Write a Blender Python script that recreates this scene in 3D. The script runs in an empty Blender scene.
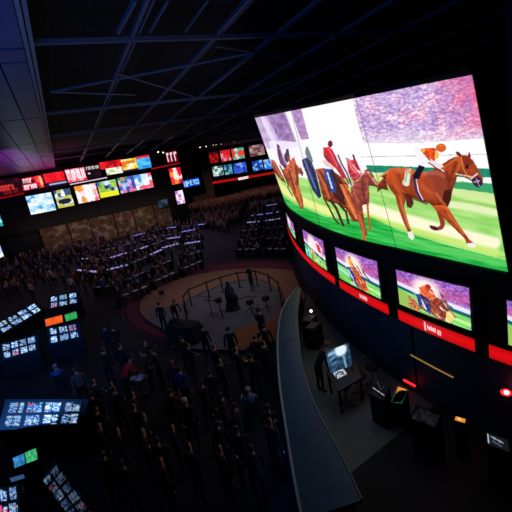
import bpy, bmesh, math, random
import numpy as np
from mathutils import Vector, Matrix
random.seed(7); RNG=np.random.RandomState(7)
C=bpy.context.scene.collection
SC=bpy.context.scene
# ------------------------------------------------------------------ camera
FPX=376.3; EYE=7.5
nz=lambda v:v/np.linalg.norm(v)
AX=nz(np.array([794.,-243,FPX])); AY=nz(np.array([-194.,-51,FPX])); AY=nz(AY-AX*(AX@AY)); AZ=np.cross(AX,AY)
RW=np.array([AX,AY,AZ])
cam=bpy.data.cameras.new('camera'); camo=bpy.data.objects.new('camera',cam); C.objects.link(camo)
cam.sensor_width=36; cam.lens=36*FPX/512; cam.clip_end=400
xr=RW@np.array([1,0,0]); yu=RW@np.array([0,-1,0]); zb=RW@np.array([0,0,-1])
camo.matrix_world=Matrix(((xr[0],yu[0],zb[0],0),(xr[1],yu[1],zb[1],0),(xr[2],yu[2],zb[2],EYE),(0,0,0,1)))
SC.camera=camo
# ------------------------------------------------------------------ world, exposure
w=bpy.data.worlds.new('world'); SC.world=w; w.use_nodes=True
w.node_tree.nodes['Background'].inputs[0].default_value=(0.25,0.3,0.5,1)
w.node_tree.nodes['Background'].inputs[1].default_value=0.0
SC.view_settings.view_transform='Standard'; SC.view_settings.look='None'
SC.view_settings.exposure=0; SC.view_settings.gamma=1; SC.view_settings.use_curve_mapping=False
# ------------------------------------------------------------------ large area lights added as fill, without fixtures
def area(name,loc,tgt,size,power,col,sy=None,spread=180):
    l=bpy.data.lights.new(name,'AREA'); l.energy=power; l.color=col; l.size=size
    if sy: l.shape='RECTANGLE'; l.size_y=sy
    l.spread=math.radians(spread)
    o=bpy.data.objects.new(name,l); C.objects.link(o); o.location=loc
    o.rotation_euler=(Vector(tgt)-Vector(loc)).to_track_quat('-Z','Y').to_euler()
    return o
area('fill_crowd',(9,50,12.8),(9,50,0),18,520,(0.78,0.66,1.0),26,120)  # added violet fill so the seated crowd shows up
area('fill_far',(38,85,12.5),(38,85,0),30,800,(1.0,0.66,0.62),24,120)  # added warm fill over the far crowd, no fixture
area('fill_stage',(7.5,24,12.8),(7.6,23,0),4,52,(1.0,0.74,0.66),6,70)  # added warm fill that brightens the stage floor
area('fill_blue_soffit',(-7,10,6),(-3,17,13.7),5,720,(0.05,0.27,1.0),14)  # added unseen uplight tinting the soffit blue
area('fill_violet_beams',(12,30,5.8),(12,38,13.7),6,70,(0.4,0.4,1.0),14)  # added unseen uplight for the ceiling beams
area('fill_pink_soffit',(-3.6,48,10.4),(-3.2,50,13.9),4,900,(1.0,0.06,0.42),30,70)  # added upward fill standing in for red screen glow on the soffit
area('fill_booth',(5.0,9.2,6.6),(5.8,9.8,0),2.5,5,(0.6,0.82,1.0),3,100)  # added dim fill in mid-air over the booth
area('fill_mural',(6,66,4.9),(6,70,1.8),26,110,(1.0,0.7,0.48),0.5)  # added strip of fill washing the mural panels
area('fill_left',(-4,34,12.5),(-6,45,0),10,130,(1.0,0.58,0.48),20,120)  # added fill on the people behind the left consoles
area('fill_front',(3.5,13.5,11),(3.5,14,0),5,3,(0.6,0.6,1.0),5,110)  # added faint fill on the front crowd

# ------------------------------------------------------------------ projection helpers: a view ray met with a real plane
O=np.array([0,0,EYE])
def ray(px,py): return RW@np.array([px-256,py-256,FPX])
def onz(px,py,z):
    d=ray(px,py); return O+d*((z-EYE)/d[2])
def ony(px,py,y):
    d=ray(px,py); return O+d*(y/d[1])
def onplane(px,py,p,n):
    d=ray(px,py); return O+d*(((np.array(p)-O)@n)/(d@n))
def proj(P):
    c=(np.asarray(P)-O)@RW; return 256+FPX*c[...,0]/c[...,2], 256+FPX*c[...,1]/c[...,2]
# drum wall footprint
_fp=[(7.75,3.0),(7.8,4.5),(7.87,5.6),(8.1,8.2),(9.0,12.1),(10.4,15.9),(12.1,19.6),(14.5,24.2),(17.0,28.5)]
_co=np.polyfit([p[1] for p in _fp],[p[0] for p in _fp],3)
F=lambda y: np.polyval(_co,y)
def nrm(y):                                     # outward (toward the hall) normal of the drum
    s=float((F(y+.05)-F(y-.05))/.1); v=np.array([-1,s,0.]); return v/np.linalg.norm(v)
def onwall(px,py,off=0.0):
    d=ray(px,py); t=np.linspace(0,.12,12001); P=O+t[:,None]*d
    g=P[:,0]-(F(P[:,1])-off); s=np.where((g[:-1]<0)&(g[1:]>=0))[0]
    i=s[0] if len(s) else int(np.argmax(g)); return P[i]
# ------------------------------------------------------------------ materials
def lin(c):
    c=np.asarray(c,float)/255.; return np.where(c<=.04045,c/12.92,((c+.055)/1.055)**2.4)
MATS={}
def mat(name,rgb,rough=.6,metal=0.,noise=0.,scale=6.,spec=.5,emit=None,es=1.,objcol=False):
    if name in MATS: return MATS[name]
    m=bpy.data.materials.new(name); m.use_nodes=True; nt=m.node_tree; b=nt.nodes['Principled BSDF']
    col=(*lin(rgb),1)
    b.inputs['Base Color'].default_value=col; b.inputs['Roughness'].default_value=rough
    b.inputs['Metallic'].default_value=metal; b.inputs['Specular IOR Level'].default_value=spec
    src=None
    if objcol:
        oi=nt.nodes.new('ShaderNodeObjectInfo'); src=oi.outputs['Color']
    if noise>0:
        tc=nt.nodes.new('ShaderNodeTexCoord'); n=nt.nodes.new('ShaderNodeTexNoise'); n.inputs['Scale'].default_value=scale
        n.inputs['Detail'].default_value=4
        nt.links.new(tc.outputs['Object'],n.inputs['Vector'])
        mr=nt.nodes.new('ShaderNodeMapRange'); mr.inputs[1].default_value=.25; mr.inputs[2].default_value=.75
        mr.inputs[3].default_value=1-noise; mr.inputs[4].default_value=1+noise
        nt.links.new(n.outputs['Fac'],mr.inputs[0])
        vm=nt.nodes.new('ShaderNodeVectorMath'); vm.operation='SCALE'
        if src: nt.links.new(src,vm.inputs[0])
        else: vm.inputs[0].default_value=col[:3]
        nt.links.new(mr.outputs[0],vm.inputs['Scale']); src=vm.outputs[0]
    if src: nt.links.new(src,b.inputs['Base Color'])
    if emit is not None:
        b.inputs['Emission Color'].default_value=(*lin(emit),1); b.inputs['Emission Strength'].default_value=es
    MATS[name]=m; return m
def glow(name,strength=1.0):                    # a display: emits the picture stored on its grid
    if name in MATS: return MATS[name]
    m=bpy.data.materials.new(name); m.use_nodes=True; nt=m.node_tree; b=nt.nodes['Principled BSDF']
    b.inputs['Base Color'].default_value=(.004,.004,.004,1); b.inputs['Roughness'].default_value=.35
    a=nt.nodes.new('ShaderNodeAttribute'); a.attribute_name='Col'
    nt.links.new(a.outputs['Color'],b.inputs['Emission Color']); b.inputs['Emission Strength'].default_value=strength
    MATS[name]=m; return m
BLACK=mat('matte_black',(14,14,16),.7,noise=.2)
FRAME=mat('black_bezel',(10,10,12),.45)
NAVY=mat('navy_panel',(20,56,86),.55,noise=.15,scale=2)
STEEL=mat('grey_steel',(70,74,84),.5,.3,noise=.15)
DARKGREY=mat('dark_grey_plastic',(38,40,46),.5)
# ------------------------------------------------------------------ object helpers
def wloc(o):
    v=Vector((0,0,0))
    while o is not None: v=v+o.location; o=o.parent
    return v
def mesh(name,V,Fc,m,parent=None,local=False,smooth=False,cols=None):
    V=np.asarray(V,float).reshape(-1,3)
    if parent is not None and not local: V=V-np.array(wloc(parent))
    me=bpy.data.meshes.new(name); me.from_pydata(V.tolist(),[],Fc); me.update()
    for mm in (m if isinstance(m,(list,tuple)) else [m]): me.materials.append(mm)
    if cols is not None:
        a=me.color_attributes.new('Col','FLOAT_COLOR','POINT')
        a.data.foreach_set('color',np.c_[cols,np.ones(len(cols))].astype(np.float32).ravel())
    if smooth: me.polygons.foreach_set('use_smooth',[True]*len(me.polygons))
    o=bpy.data.objects.new(name,me); C.objects.link(o)
    if parent is not None: o.parent=parent
    return o
def tag(o,label=None,cat=None,group=None,kind=None):
    if label: o['label']=label
    if cat: o['category']=cat
    if group: o['group']=group
    if kind: o['kind']=kind
    return o
def thing(name,loc,label,cat,group=None,rz=0.):
    o=bpy.data.objects.new(name,None); C.objects.link(o); o.empty_display_size=.2
    o.location=[float(q) for q in loc]; o.rotation_euler=(0,0,rz); return tag(o,label,cat,group)
def struct(name,V,Fc,m,**k): return tag(mesh(name,V,Fc,m,**k),kind='structure')
class MB:
    def __init__(s): s.v=[]; s.f=[]; s.mi=[]
    def add(s,V,Fc,mi=0):
        k=len(s.v); s.v+= [tuple(map(float,p)) for p in V]; s.f+=[tuple(i+k for i in q) for q in Fc]; s.mi+=[mi]*len(Fc); return s
    def box(s,c,d,rz=0,mi=0,taper=1.,rx=0):
        x,y,z=[q/2 for q in d]; P=[]
        for sz in (-1,1):
            t=taper if sz>0 else 1
            for sx,sy in ((-1,-1),(1,-1),(1,1),(-1,1)): P.append([sx*x*t,sy*y*t,sz*z])
        P=np.array(P)
        if rx: a=np.array([[1,0,0],[0,math.cos(rx),-math.sin(rx)],[0,math.sin(rx),math.cos(rx)]]); P=P@a.T
        a=np.array([[math.cos(rz),-math.sin(rz),0],[math.sin(rz),math.cos(rz),0],[0,0,1]]); P=P@a.T+np.array(c)
        return s.add(P,[(3,2,1,0),(4,5,6,7),(0,1,5,4),(1,2,6,5),(2,3,7,6),(3,0,4,7)],mi)
    def tube(s,pts,r,n=8,mi=0,closed=False):
        pts=[np.array(p,float) for p in pts]; m=len(pts); V=[]
        rr=r if isinstance(r,(list,tuple)) else [r]*m
        for i,p in enumerate(pts):
            a=pts[(i-1)%m] if (i>0 or closed) else p; b=pts[(i+1)%m] if (i<m-1 or closed) else p
            t=nz(b-a); u=np.cross(t,[0,0,1]); 
            if np.linalg.norm(u)<.05: u=np.cross(t,[0,1,0])
            u=nz(u); v=np.cross(t,u)
            for k in range(n):
                q=2*math.pi*k/n; V.append(p+rr[i]*(math.cos(q)*u+math.sin(q)*v))
        Fc=[]
        for i in range(m if closed else m-1):
            for k in range(n):
                a=i*n+k; b=i*n+(k+1)%n; c=((i+1)%m)*n+(k+1)%n; d=((i+1)%m)*n+k; Fc.append((a,d,c,b))
        if not closed: Fc.append(tuple(range(n))); Fc.append(tuple(reversed(range((m-1)*n,m*n))))
        return s.add(V,Fc,mi)
    def lathe(s,c,prof,n=20,mi=0,sx=1,sy=1):
        V=[];m=len(prof)
        for r,z in prof:
            for k in range(n):
                q=2*math.pi*k/n; V.append((c[0]+r*sx*math.cos(q),c[1]+r*sy*math.sin(q),c[2]+z))
        Fc=[]
        for i in range(m-1):
            for k in range(n):
                a=i*n+k;b=i*n+(k+1)%n; Fc.append((a,b,b+n,a+n))
        Fc.append(tuple(reversed(range(n)))); Fc.append(tuple(range((m-1)*n,m*n)))
        return s.add(V,Fc,mi)
    def prism(s,P,z0,z1,mi=0):
        n=len(P); V=[(p[0],p[1],z0) for p in P]+[(p[0],p[1],z1) for p in P]
        Fc=[tuple(reversed(range(n))),tuple(range(n,2*n))]+[(i,(i+1)%n,(i+1)%n+n,i+n) for i in range(n)]
        return s.add(V,Fc,mi)
    def hexa(s,B,T,mi=0):                       # bottom quad, top quad
        return s.add(list(B)+list(T),[(3,2,1,0),(4,5,6,7),(0,1,5,4),(1,2,6,5),(2,3,7,6),(3,0,4,7)],mi)
    def build(s,name,m,parent=None,local=False,smooth=False):
        o=mesh(name,s.v,s.f,m,parent,local,smooth)
        if isinstance(m,(list,tuple)) and len(m)>1: o.data.polygons.foreach_set('material_index',s.mi)
        bm=bmesh.new(); bm.from_mesh(o.data); bmesh.ops.recalc_face_normals(bm,faces=bm.faces); bm.to_mesh(o.data); bm.free()
        return o
def bevel(o,wd,seg=2):
    md=o.modifiers.new('bevel','BEVEL'); md.width=wd; md.segments=seg; md.limit_method='ANGLE'; return o
# ------------------------------------------------------------------ picture painting on display grids (points carry their colour)
class Pic:
    def __init__(s,x,y,base):
        s.x=x; s.y=y; s.c=np.zeros((len(x),3))+np.array(base,float)
    def inside(s,P):
        P=np.asarray(P,float); r=np.zeros(len(s.x),bool); j=len(P)-1
        for i in range(len(P)):
            xi,yi=P[i];xj,yj=P[j]
            if yi!=yj:
                r^=((yi>s.y)!=(yj>s.y))&(s.x<(xj-xi)*(s.y-yi)/(yj-yi)+xi)
            j=i
        return r
    def put(s,m,col,a=1.):
        s.c[m]=s.c[m]*(1-a)+np.array(col,float)*a
    def poly(s,P,col,a=1.,var=0,seed=0,cell=2.0,mask=None,form=0.,k=.38,L=(-.35,-.93)):
        m=s.inside(P)
        if form:                                  # the picture's own modelling: rounded shapes
            i=np.where(m)[0]; x=s.x[i];y=s.y[i]; P_=np.asarray(P,float); A=P_;B=np.roll(P_,-1,0)
            ar=np.sum(A[:,0]*B[:,1]-B[:,0]*A[:,1]); sg=1 if ar>0 else -1
            acc=np.zeros(len(i)); wt=np.zeros(len(i))
            for (x0,y0),(x1,y1) in zip(A,B):
                l=math.hypot(x1-x0,y1-y0)+1e-9; t=np.clip(((x-x0)*(x1-x0)+(y-y0)*(y1-y0))/l/l,0,1); d=np.hypot(x-x0-t*(x1-x0),y-y0-t*(y1-y0))
                w_=np.exp(-d/form)*min(l,4)/4; nx=sg*(y1-y0)/l; ny=-sg*(x1-x0)/l; acc+=w_*(nx*L[0]+ny*L[1]); wt+=w_
            s.put(m,col,a)
            sh=1+k*np.clip(acc,-1.3,1.0); 
            if a>.9: s.c[i]=np.clip(s.c[i]*sh[:,None],0,255)
            if var: n=s.noise(cell,seed)[i][:,None]; s.c[i]=np.clip(s.c[i]*(1+var*n),0,255)
            return m
        if mask is not None: m&=mask
        s.put(m,col,a)
        if var:
            n=s.noise(cell,seed)[m][:,None]; s.c[m]=np.clip(s.c[m]*(1+var*n),0,255)
        return m
    def stroke(s,P,wd,col,a=1.,feather=0.):
        P=np.asarray(P,float); d=np.full(len(s.x),1e9)
        for (x0,y0),(x1,y1) in zip(P[:-1],P[1:]):
            L=(x1-x0)**2+(y1-y0)**2+1e-9; t=np.clip(((s.x-x0)*(x1-x0)+(s.y-y0)*(y1-y0))/L,0,1)
            d=np.minimum(d,np.hypot(s.x-x0-t*(x1-x0),s.y-y0-t*(y1-y0)))
        if feather: k=np.clip((wd/2+feather-d)/feather,0,1)*a
        else: k=(d<wd/2)*a
        s.c=s.c*(1-k[:,None])+np.array(col,float)*k[:,None]
    def oval(s,cx,cy,rx,ry,col,a=1.,feather=0.):
        d=np.hypot((s.x-cx)/rx,(s.y-cy)/ry)
        k=np.clip((1+feather-d)/feather,0,1)*a if feather else (d<1)*a
        s.c=s.c*(1-k[:,None])+np.array(col,float)*k[:,None]
    def noise(s,cell=2.,seed=0,sx=1.,sy=1.,sh=0.):
        u=s.x/(cell*sx); v=(s.y+sh*s.x)/(cell*sy)
        def h(i,j):
            q=np.sin(i*127.1+j*311.7+seed*74.7)*43758.5453; return q-np.floor(q)
        i=np.floor(u); j=np.floor(v); fu=u-i; fv=v-j; fu=fu*fu*(3-2*fu); fv=fv*fv*(3-2*fv)
        return ((h(i,j)*(1-fu)+h(i+1,j)*fu)*(1-fv)+(h(i,j+1)*(1-fu)+h(i+1,j+1)*fu)*fv)*2-1
def grid(name,TL,TR,BR,BL,nu,nv,paint,m,parent,uvpaint=True):
    u,v=np.meshgrid(np.linspace(0,1,nu+1),np.linspace(0,1,nv+1)); u=u.ravel();v=v.ravel()
    TL,TR,BR,BL=[np.array(q,float) for q in (TL,TR,BR,BL)]
    P=(TL*((1-u)*(1-v))[:,None]+TR*(u*(1-v))[:,None]+BR*(u*v)[:,None]+BL*((1-u)*v)[:,None])
    return gridmesh(name,P,u,v,nu,nv,paint,m,parent)
def gridmesh(name,P,u,v,nu,nv,paint,m,parent):
    Fc=[]
    i=np.arange(nu*nv); r=i//nu; c=i%nu; a=r*(nu+1)+c
    Fc=np.c_[a,a+nu+1,a+nu+2,a+1].tolist()
    cols=lin(np.clip(paint(u,v,P),0,255))
    return mesh(name,P,Fc,m,parent,cols=cols)

# ================================================================== SETTING
CZ=13.9
FLOORM=mat('dark_carpet',(25,26,36),.85,noise=.25,scale=.7)
struct('floor',[(-30,-8,0),(80,-8,0),(80,118,0),(-30,118,0)],[(0,1,2,3)],FLOORM)
# black ceiling void with a faint tile grid
cm=bpy.data.materials.new('black_ceiling'); cm.use_nodes=True; nt=cm.node_tree; b=nt.nodes['Principled BSDF']; b.inputs['Roughness'].default_value=.9
tc=nt.nodes.new('ShaderNodeTexCoord'); br=nt.nodes.new('ShaderNodeTexBrick'); br.offset=0; br.inputs['Scale'].default_value=1
br.inputs['Color1'].default_value=(.0015,.0015,.002,1); br.inputs['Color2'].default_value=(.002,.002,.003,1); br.inputs['Mortar'].default_value=(.022,.026,.04,1)
br.inputs['Mortar Size'].default_value=.03; br.inputs['Brick Width'].default_value=1.6; br.inputs['Row Height'].default_value=1.6
nt.links.new(tc.outputs['Object'],br.inputs['Vector']); nt.links.new(br.outputs['Color'],b.inputs['Base Color'])
struct('ceiling',[(-30,-8,CZ+1.3),(80,-8,CZ+1.3),(80,118,CZ+1.3),(-30,118,CZ+1.3)],[(3,2,1,0)],cm)
DW=mat('dark_wall',(22,21,24),.85,noise=.2,scale=1)
def wallbox(name,c,d,m=DW): o=MB().box(c,d).build(name,m); return tag(o,kind='structure')
HT=CZ+1.3
wallbox('wall_left',(-30.2,55,HT/2),(.4,126.8,HT)); wallbox('wall_right_end',(80.2,55,HT/2),(.4,126.8,HT)); bpy.data.objects['wall_right_end'].name='wall_far_right'
wallbox('wall_far',(25,118.2,HT/2),(110,.4,HT)); wallbox('wall_near',(25,-8.2,HT/2),(110,.4,HT))
# back wall at Y=70 carrying the video board
YB=70.
MURAL=mat('tan_mural_wall',(120,88,58),.8)
_nt=MURAL.node_tree; _tc=_nt.nodes.new('ShaderNodeTexCoord'); _v=_nt.nodes.new('ShaderNodeTexVoronoi'); _v.inputs['Scale'].default_value=.9
_n=_nt.nodes.new('ShaderNodeTexNoise'); _n.inputs['Scale'].default_value=1.6; _n.inputs['Detail'].default_value=6
_mx=_nt.nodes.new('ShaderNodeMath'); _mx.operation='ADD'; _r=_nt.nodes.new('ShaderNodeValToRGB'); _e=_r.color_ramp.elements
_e[0].position=.3; _e[0].color=(*lin((60,44,34)),1); _e[1].position=1.0; _e[1].color=(*lin((196,180,160)),1)
for _p,_c in ((.5,(130,98,66)),(.66,(104,84,64)),(.74,(168,140,104)),(.84,(120,60,44))): _q=_e.new(_p); _q.color=(*lin(_c),1)
_nt.links.new(_tc.outputs['Object'],_v.inputs['Vector']); _nt.links.new(_tc.outputs['Object'],_n.inputs['Vector']); _nt.links.new(_v.outputs['Distance'],_mx.inputs[0]); _nt.links.new(_n.outputs['Fac'],_mx.inputs[1])
_dv=_nt.nodes.new('ShaderNodeMath'); _dv.operation='MULTIPLY'; _dv.inputs[1].default_value=.8; _nt.links.new(_mx.outputs[0],_dv.inputs[0]); _nt.links.new(_dv.outputs[0],_r.inputs[0]); _nt.links.new(_r.outputs[0],_nt.nodes['Principled BSDF'].inputs['Base Color'])
wallbox('wall_back',(-4.5,YB+1.3,HT/2),(51,1.,HT))
wx=[(-9.2,-4.6),(-4.3,-.2),(0.0,3.2),(3.4,7.2),(7.4,10.6),(10.8,14.4),(14.6,17.4)]
for i,(a,bb) in enumerate(wx):
    if i==0: continue
    wallbox('trim_%d'%(i),((a+bb)/2,YB+.74,2.25),(bb-a,.12,4.4),MURAL)
wallbox('door_1',(-7,YB+.74,1.9),(4.2,.14,3.8),mat('black_doors',(16,14,16),.5))
# ceiling steel: longitudinal trusses and cross beams
BEAM=mat('painted_beam',(88,92,118),.55,noise=.15,scale=1.5)
k=1
for X in (4.55,8.55,12.0,16.3,21.0,27.0,34.0):
    b_=MB().box((X,58,CZ),(.16,132,.16)).box((X+.28,58,CZ+.05),(.08,132,.12))
    for j in range(110): b_.box((X+.14,-4+j*1.2,CZ+.03),(.3,.06,.08))
    tag(b_.build('trim_%d'%(20+k),BEAM),kind='structure'); k+=1
for Y,w_ in ((17.9,.5),(31.0,.3),(40.8,.3),(52,.3),(61,.3),(75,.3),(88,.3),(100,.3)):
    b_=MB().box((24,Y,CZ-.12),(108,w_*.36,.18)).box((24,Y+w_*.55,CZ-.06),(108,w_*.28,.14)); tag(b_.build('trim_%d'%(20+k),BEAM),kind='structure'); k+=1
def brace(p,q,r=.08):
    global k
    b_=MB().tube([onz(*p,CZ-.1),onz(*q,CZ-.1)],r,6); tag(b_.build('trim_%d'%(20+k),BEAM),kind='structure'); k+=1
brace((50,92),(256,52)); brace((50,92),(135,95),.05); brace((118,74),(195,97),.05); brace((215,46),(330,64),.06); brace((256,94),(345,62),.05)
brace((135,0),(118,32),.1); brace((168,0),(150,32),.06); brace((208,0),(185,32),.05)
# dropped soffit at the left, smooth blue-painted panels with dark joints
SOF=mat('soffit_panel',(62,84,128),.38,noise=.08,scale=.6)
EDGE=mat('soffit_edge',(120,128,150),.45)
xs=[.35,-.68,-2.1,-3.7,-5.8,-9.5,-20]; ysf=[-8,6.6,17.4,18.9,30,41,52,61,69.5]
n=1
for i in range(len(xs)-1):
    for j in range(len(ysf)-1):
        x1,x0=xs[i]-.035,xs[i+1]+.035; y0,y1=ysf[j]+.12,ysf[j+1]-.12
        tag(MB().box(((x0+x1)/2,(y0+y1)/2,CZ-.45),(x1-x0,y1-y0,.12)).build('trim_%d'%(100+n),SOF),kind='structure'); n+=1
tag(MB().box((.42,31,CZ-.42),(.14,77,.2)).box((.62,31,CZ-.36),(.14,77,.14)).build('trim_99',EDGE),kind='structure')
tag(MB().box((-10,31,CZ-.3),(19.5,77,.08)).build('trim_98',BLACK),kind='structure')
# far pillar block with small dark windows
PIL=mat('beige_pillar',(120,92,80),.85,noise=.2,scale=.6)
a=ony(188,175,100); c_=ony(211,175,100)
wallbox('wall_pillar_base',((a[0]+c_[0])/2,101,6),(c_[0]-a[0],2,12),PIL); bpy.data.objects['wall_pillar_base'].name='wall_pillar'
for i,(x,y) in enumerate(((193.5,169),(198,169),(205.5,169))):
    p=ony(x,y,99.95); tag(MB().box(p,(.8,.1,1.5)).build('window_%d'%(i+1),BLACK),kind='structure')

# ------------------------------------------------------------------ drum wall on the right
ZT=[(3.0,9.4),(5.08,8.46),(8.84,8.9),(11.2,9.2),(15.0,9.63),(20,10.3),(27.0,11.2)]
ztop=lambda y: float(np.interp(y,[q[0] for q in ZT],[q[1] for q in ZT]))
ysw=np.r_[np.linspace(2.0,26.4,50)]
def ribbon(name,y0,y1,z0,z1,off0,off1,m,parent=None,n=24,lean=None):
    """solid curved band following the drum, between offsets off0 (back) and off1 (front)"""
    Y=np.linspace(y0,y1,n+1); b_=MB(); V=[]
    for y in Y:
        p=np.array([F(y),y,0.]); nn=nrm(y)
        for off,z in ((off0,z0),(off1,z0),(off1,z1),(off0,z1)): V.append(p+nn*off+np.array([0,0,z]))
    Fc=[(3,2,1,0),tuple(n*4+q for q in range(4))]
    for i in range(n):
        for q in range(4): a=i*4+q; b2=i*4+(q+1)%4; Fc.append((a,b2,b2+4,a+4))
    b_.add(V,Fc); return b_.build(name,m,parent)
tag(ribbon('wall_right',2.0,26.4,0,4.35,-1.0,-.12,BLACK,n=40),kind='structure')
# navy panels below the ticker, separated by dark joints
edges=[2.0,4.1,7.5,11.6,15.4,19.3,22.8,26.3]
for i in range(len(edges)-1):
    tag(ribbon('trim_%d'%(200+i),edges[i]+.06,edges[i+1]-.06,0.05,2.15,-.12,-.04,NAVY,n=10),kind='structure')
# big curved screen: bottom edge on the drum, top edge leaning into the hall at its far end
sB=[4.52,6.1,7.75,10.3,13.1,17.0,21.5,24.5,26.6]; zB=[4.42,4.5,4.55,4.55,4.62,4.7,4.7,4.7,4.7]
topx=[472,418,356,323,291,277,266,260,255]; topy=[75,85.5,98,104.7,111,113.8,116,117,118]
sT=[5.08,6.7,8.84,11.6,15.0,18.6,22.5,25.2,27.2]
T3=[]
for x,y,Y in zip(topx,topy,sT): T3.append(ony(x,y,Y))
T3=np.array(T3); sp=np.arange(9.)
def scr(s,t):   # s 0..8 right to left, t 0 bottom 1 top
    yb=np.interp(s,sp,sB); B=np.stack([F(yb),yb,np.interp(s,sp,zB)],-1)
    T=np.stack([np.interp(s,sp,T3[:,q]) for q in range(3)],-1)
    return B*(1-t)[...,None]+T*t[...,None]
def bigpaint(u,v,P):
    x,y=proj(P); g=Pic(x,y,(255,255,255))
    top=lambda x_: 75+(472-x_)*.198
    # grass field
    ga=[(250,140),(262,154),(272,170),(285,176),(300,177),(320,182),(377,174),(400,172),(440,176),(512,192),(520,300),(250,300)]
    g.poly(ga,(165,225,120))
    st=g.noise(3,3,6,.8,-.22)
    m=g.inside(ga); g.c[m]+= (st*26)[m][:,None]*np.array([1,.5,.8])
    g.stroke([(377,176),(410,180),(450,190),(512,204)],7,(225,240,170),.8,3)
    g.stroke([(400,190),(440,198),(512,212)],4,(150,210,90),.8,2)
    g.stroke([(440,203),(470,207),(512,216)],5,(240,245,200),.9,2)
    gd=[(250,150),(262,172),(270,184),(281,195),(293,203),(325,217),(345,219),(372,217),(400,231),(440,243),(512,262),(512,290),(250,290)]
    m=g.poly(gd,(45,185,75)); g.c[m]+=(g.noise(2.2,9,7,.7,-.2)*34)[m][:,None]*np.array([1,.8,.8])
    g.stroke([(396,236),(440,249),(508,264)],4,(120,220,110),.6,3)
    g.stroke([(258,140),(263,160),(270,175),(280,187),(293,196),(310,204),(330,212)],5,(240,245,150),1,2)
    g.stroke([(368,212),(400,224),(440,236),(495,252)],5,(215,240,120),.8,4)
    g.stroke([(365,207),(400,218),(440,229),(495,243)],8,(255,250,215),1,3)
    # dark green rail board
    g.poly([(366,165),(395,166),(440,168),(478,168),(512,170),(512,184),(480,180),(440,178),(400,174),(368,172)],(35,140,110),1,.12,4)
    g.poly([(455,177),(512,178),(512,183),(455,181)],(245,250,245))
    g.poly([(452,182),(512,184),(512,196),(452,188)],(60,165,110))
    g.stroke([(361,157),(500,154)],.7,(170,170,190),.8)
    # grandstand crowd
    cr=[(354,80),(352,98),(363,143),(420,143),(500,137),(500,60)]
    m=g.poly(cr,(226,190,226)); n1=g.noise(1.9,11,1.5,.8,.15); n2=g.noise(1.05,12,1.5,.9,.15); n3=g.noise(9,13)
    g.c[m]+=((n1*40)[m][:,None]*np.array([1,1.3,.7])+(n2*52)[m][:,None]*np.array([.9,1.2,.6])+4)
    k=np.clip((x-425)/50,0,1)*np.clip((150-y)/60,0,1)+.25*np.clip(n3,0,1); k=np.clip(k,0,1)*m
    g.c=g.c*(1-k[:,None]*.65)+np.array([235,70,120])*k[:,None]*.65
    k=np.clip((.2-n3)*.6,0,.3)*m; g.c=g.c*(1-k[:,None])+np.array([140,120,205])*k[:,None]
    k=np.clip((y-126)/18,0,1)*m*.6; g.c=g.c*(1-k[:,None])+255*k[:,None]
    # lilac pillars of the stand at the left
    g.poly([(252,116),(289,109),(300,140),(301,146),(282,150),(262,148)],(205,180,225),1,.1,5,5)
    g.poly([(266,115),(284,112),(296,142),(279,140)],(160,125,180),1,.2,6,2)
    g.poly([(291,110),(301,108),(309,139),(300,140)],(185,145,200),1,.15,6,2)
    g.stroke([(262,117),(283,160)],3.5,(235,225,250),.9,1)
    g.stroke([(288,112),(308,165)],4,(255,255,255),.9,1)
    g.poly([(268,141),(303,142),(306,160),(276,160)],(246,244,255),.8)
    Z=lambda ox,oy,s,L:[(ox+a/s,oy+b2/s) for a,b2 in L]
    # ---- leftmost horses
    D=lambda L:Z(255,130,6.03,L)
    g.poly(D([(95,175),(118,185),(135,215),(160,262),(190,325),(160,305),(120,260),(102,225)]),(150,62,38),1,.25,21,form=1.6)
    g.poly(D([(130,80),(148,95),(165,150),(178,190),(200,215),(185,240),(150,200),(135,140)]),(95,55,95),1,.3,22,form=1.2,k=.3)
    g.poly(D([(190,225),(215,180),(235,160),(250,205),(285,250),(290,285),(270,262),(262,265),(266,340),(282,400),(292,470),(276,478),(250,425),(228,380),(205,325),(180,290),(160,240)]),(178,78,38),1,.28,23,form=1.6)
    g.poly(D([(175,150),(190,125),(205,130),(212,175),(195,200),(178,185)]),(70,45,70))
    g.poly(D([(190,330),(215,370),(235,405),(225,400),(195,350)]),(70,30,20))
    g.stroke(D([(215,230),(240,330),(262,400),(280,460)]),1.2,(235,150,90),.7)
    g.stroke(D([(150,215),(185,290),(205,340)]),1.4,(70,35,30),.8)
    g.oval(*D([(195,127)])[0],1.6,2.4,(60,50,90))
    # ---- rider in blue with grey-green cap
    B=lambda L:Z(300,120,5.12,L)
    g.poly(B([(30,135),(42,140),(58,180),(68,215),(55,225),(35,195),(26,165)]),(105,130,135))
    g.poly(B([(8,205),(35,190),(60,215),(82,270),(110,392),(96,402),(62,355),(38,290),(18,240)]),(40,52,100),1,.45,24,1.2,form=1.2,k=.3)
    g.poly(B([(0,235),(18,270),(14,290),(0,262)]),(120,50,35))
    g.poly(B([(0,370),(8,380),(20,440),(12,450),(0,400)]),(170,90,45))
    # ---- middle brown horse and red rider
    g.poly(B([(78,252),(120,245),(165,260),(215,290),(245,330),(255,400),(285,470),(310,520),(270,520),(235,455),(190,430),(150,420),(118,405),(100,330)]),(150,62,34),1,.3,25,form=1.6)
    g.poly(B([(120,250),(165,250),(205,300),(238,350),(232,440),(205,420),(170,385),(150,330)]),(84,30,26),1,.3,26,form=1.2,k=.3)
    g.poly(B([(200,330),(235,330),(275,400),(330,512),(290,512),(240,440)]),(205,95,45),1,.2,27,form=1.6)
    g.stroke(B([(125,405),(150,450),(180,512),(198,530)]),1.8,(80,35,25))
    g.stroke(B([(155,410),(185,450),(210,512),(222,540)]),2.6,(70,30,25))
    g.stroke(B([(200,430),(235,470),(248,530)]),2.2,(60,30,30))
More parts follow.
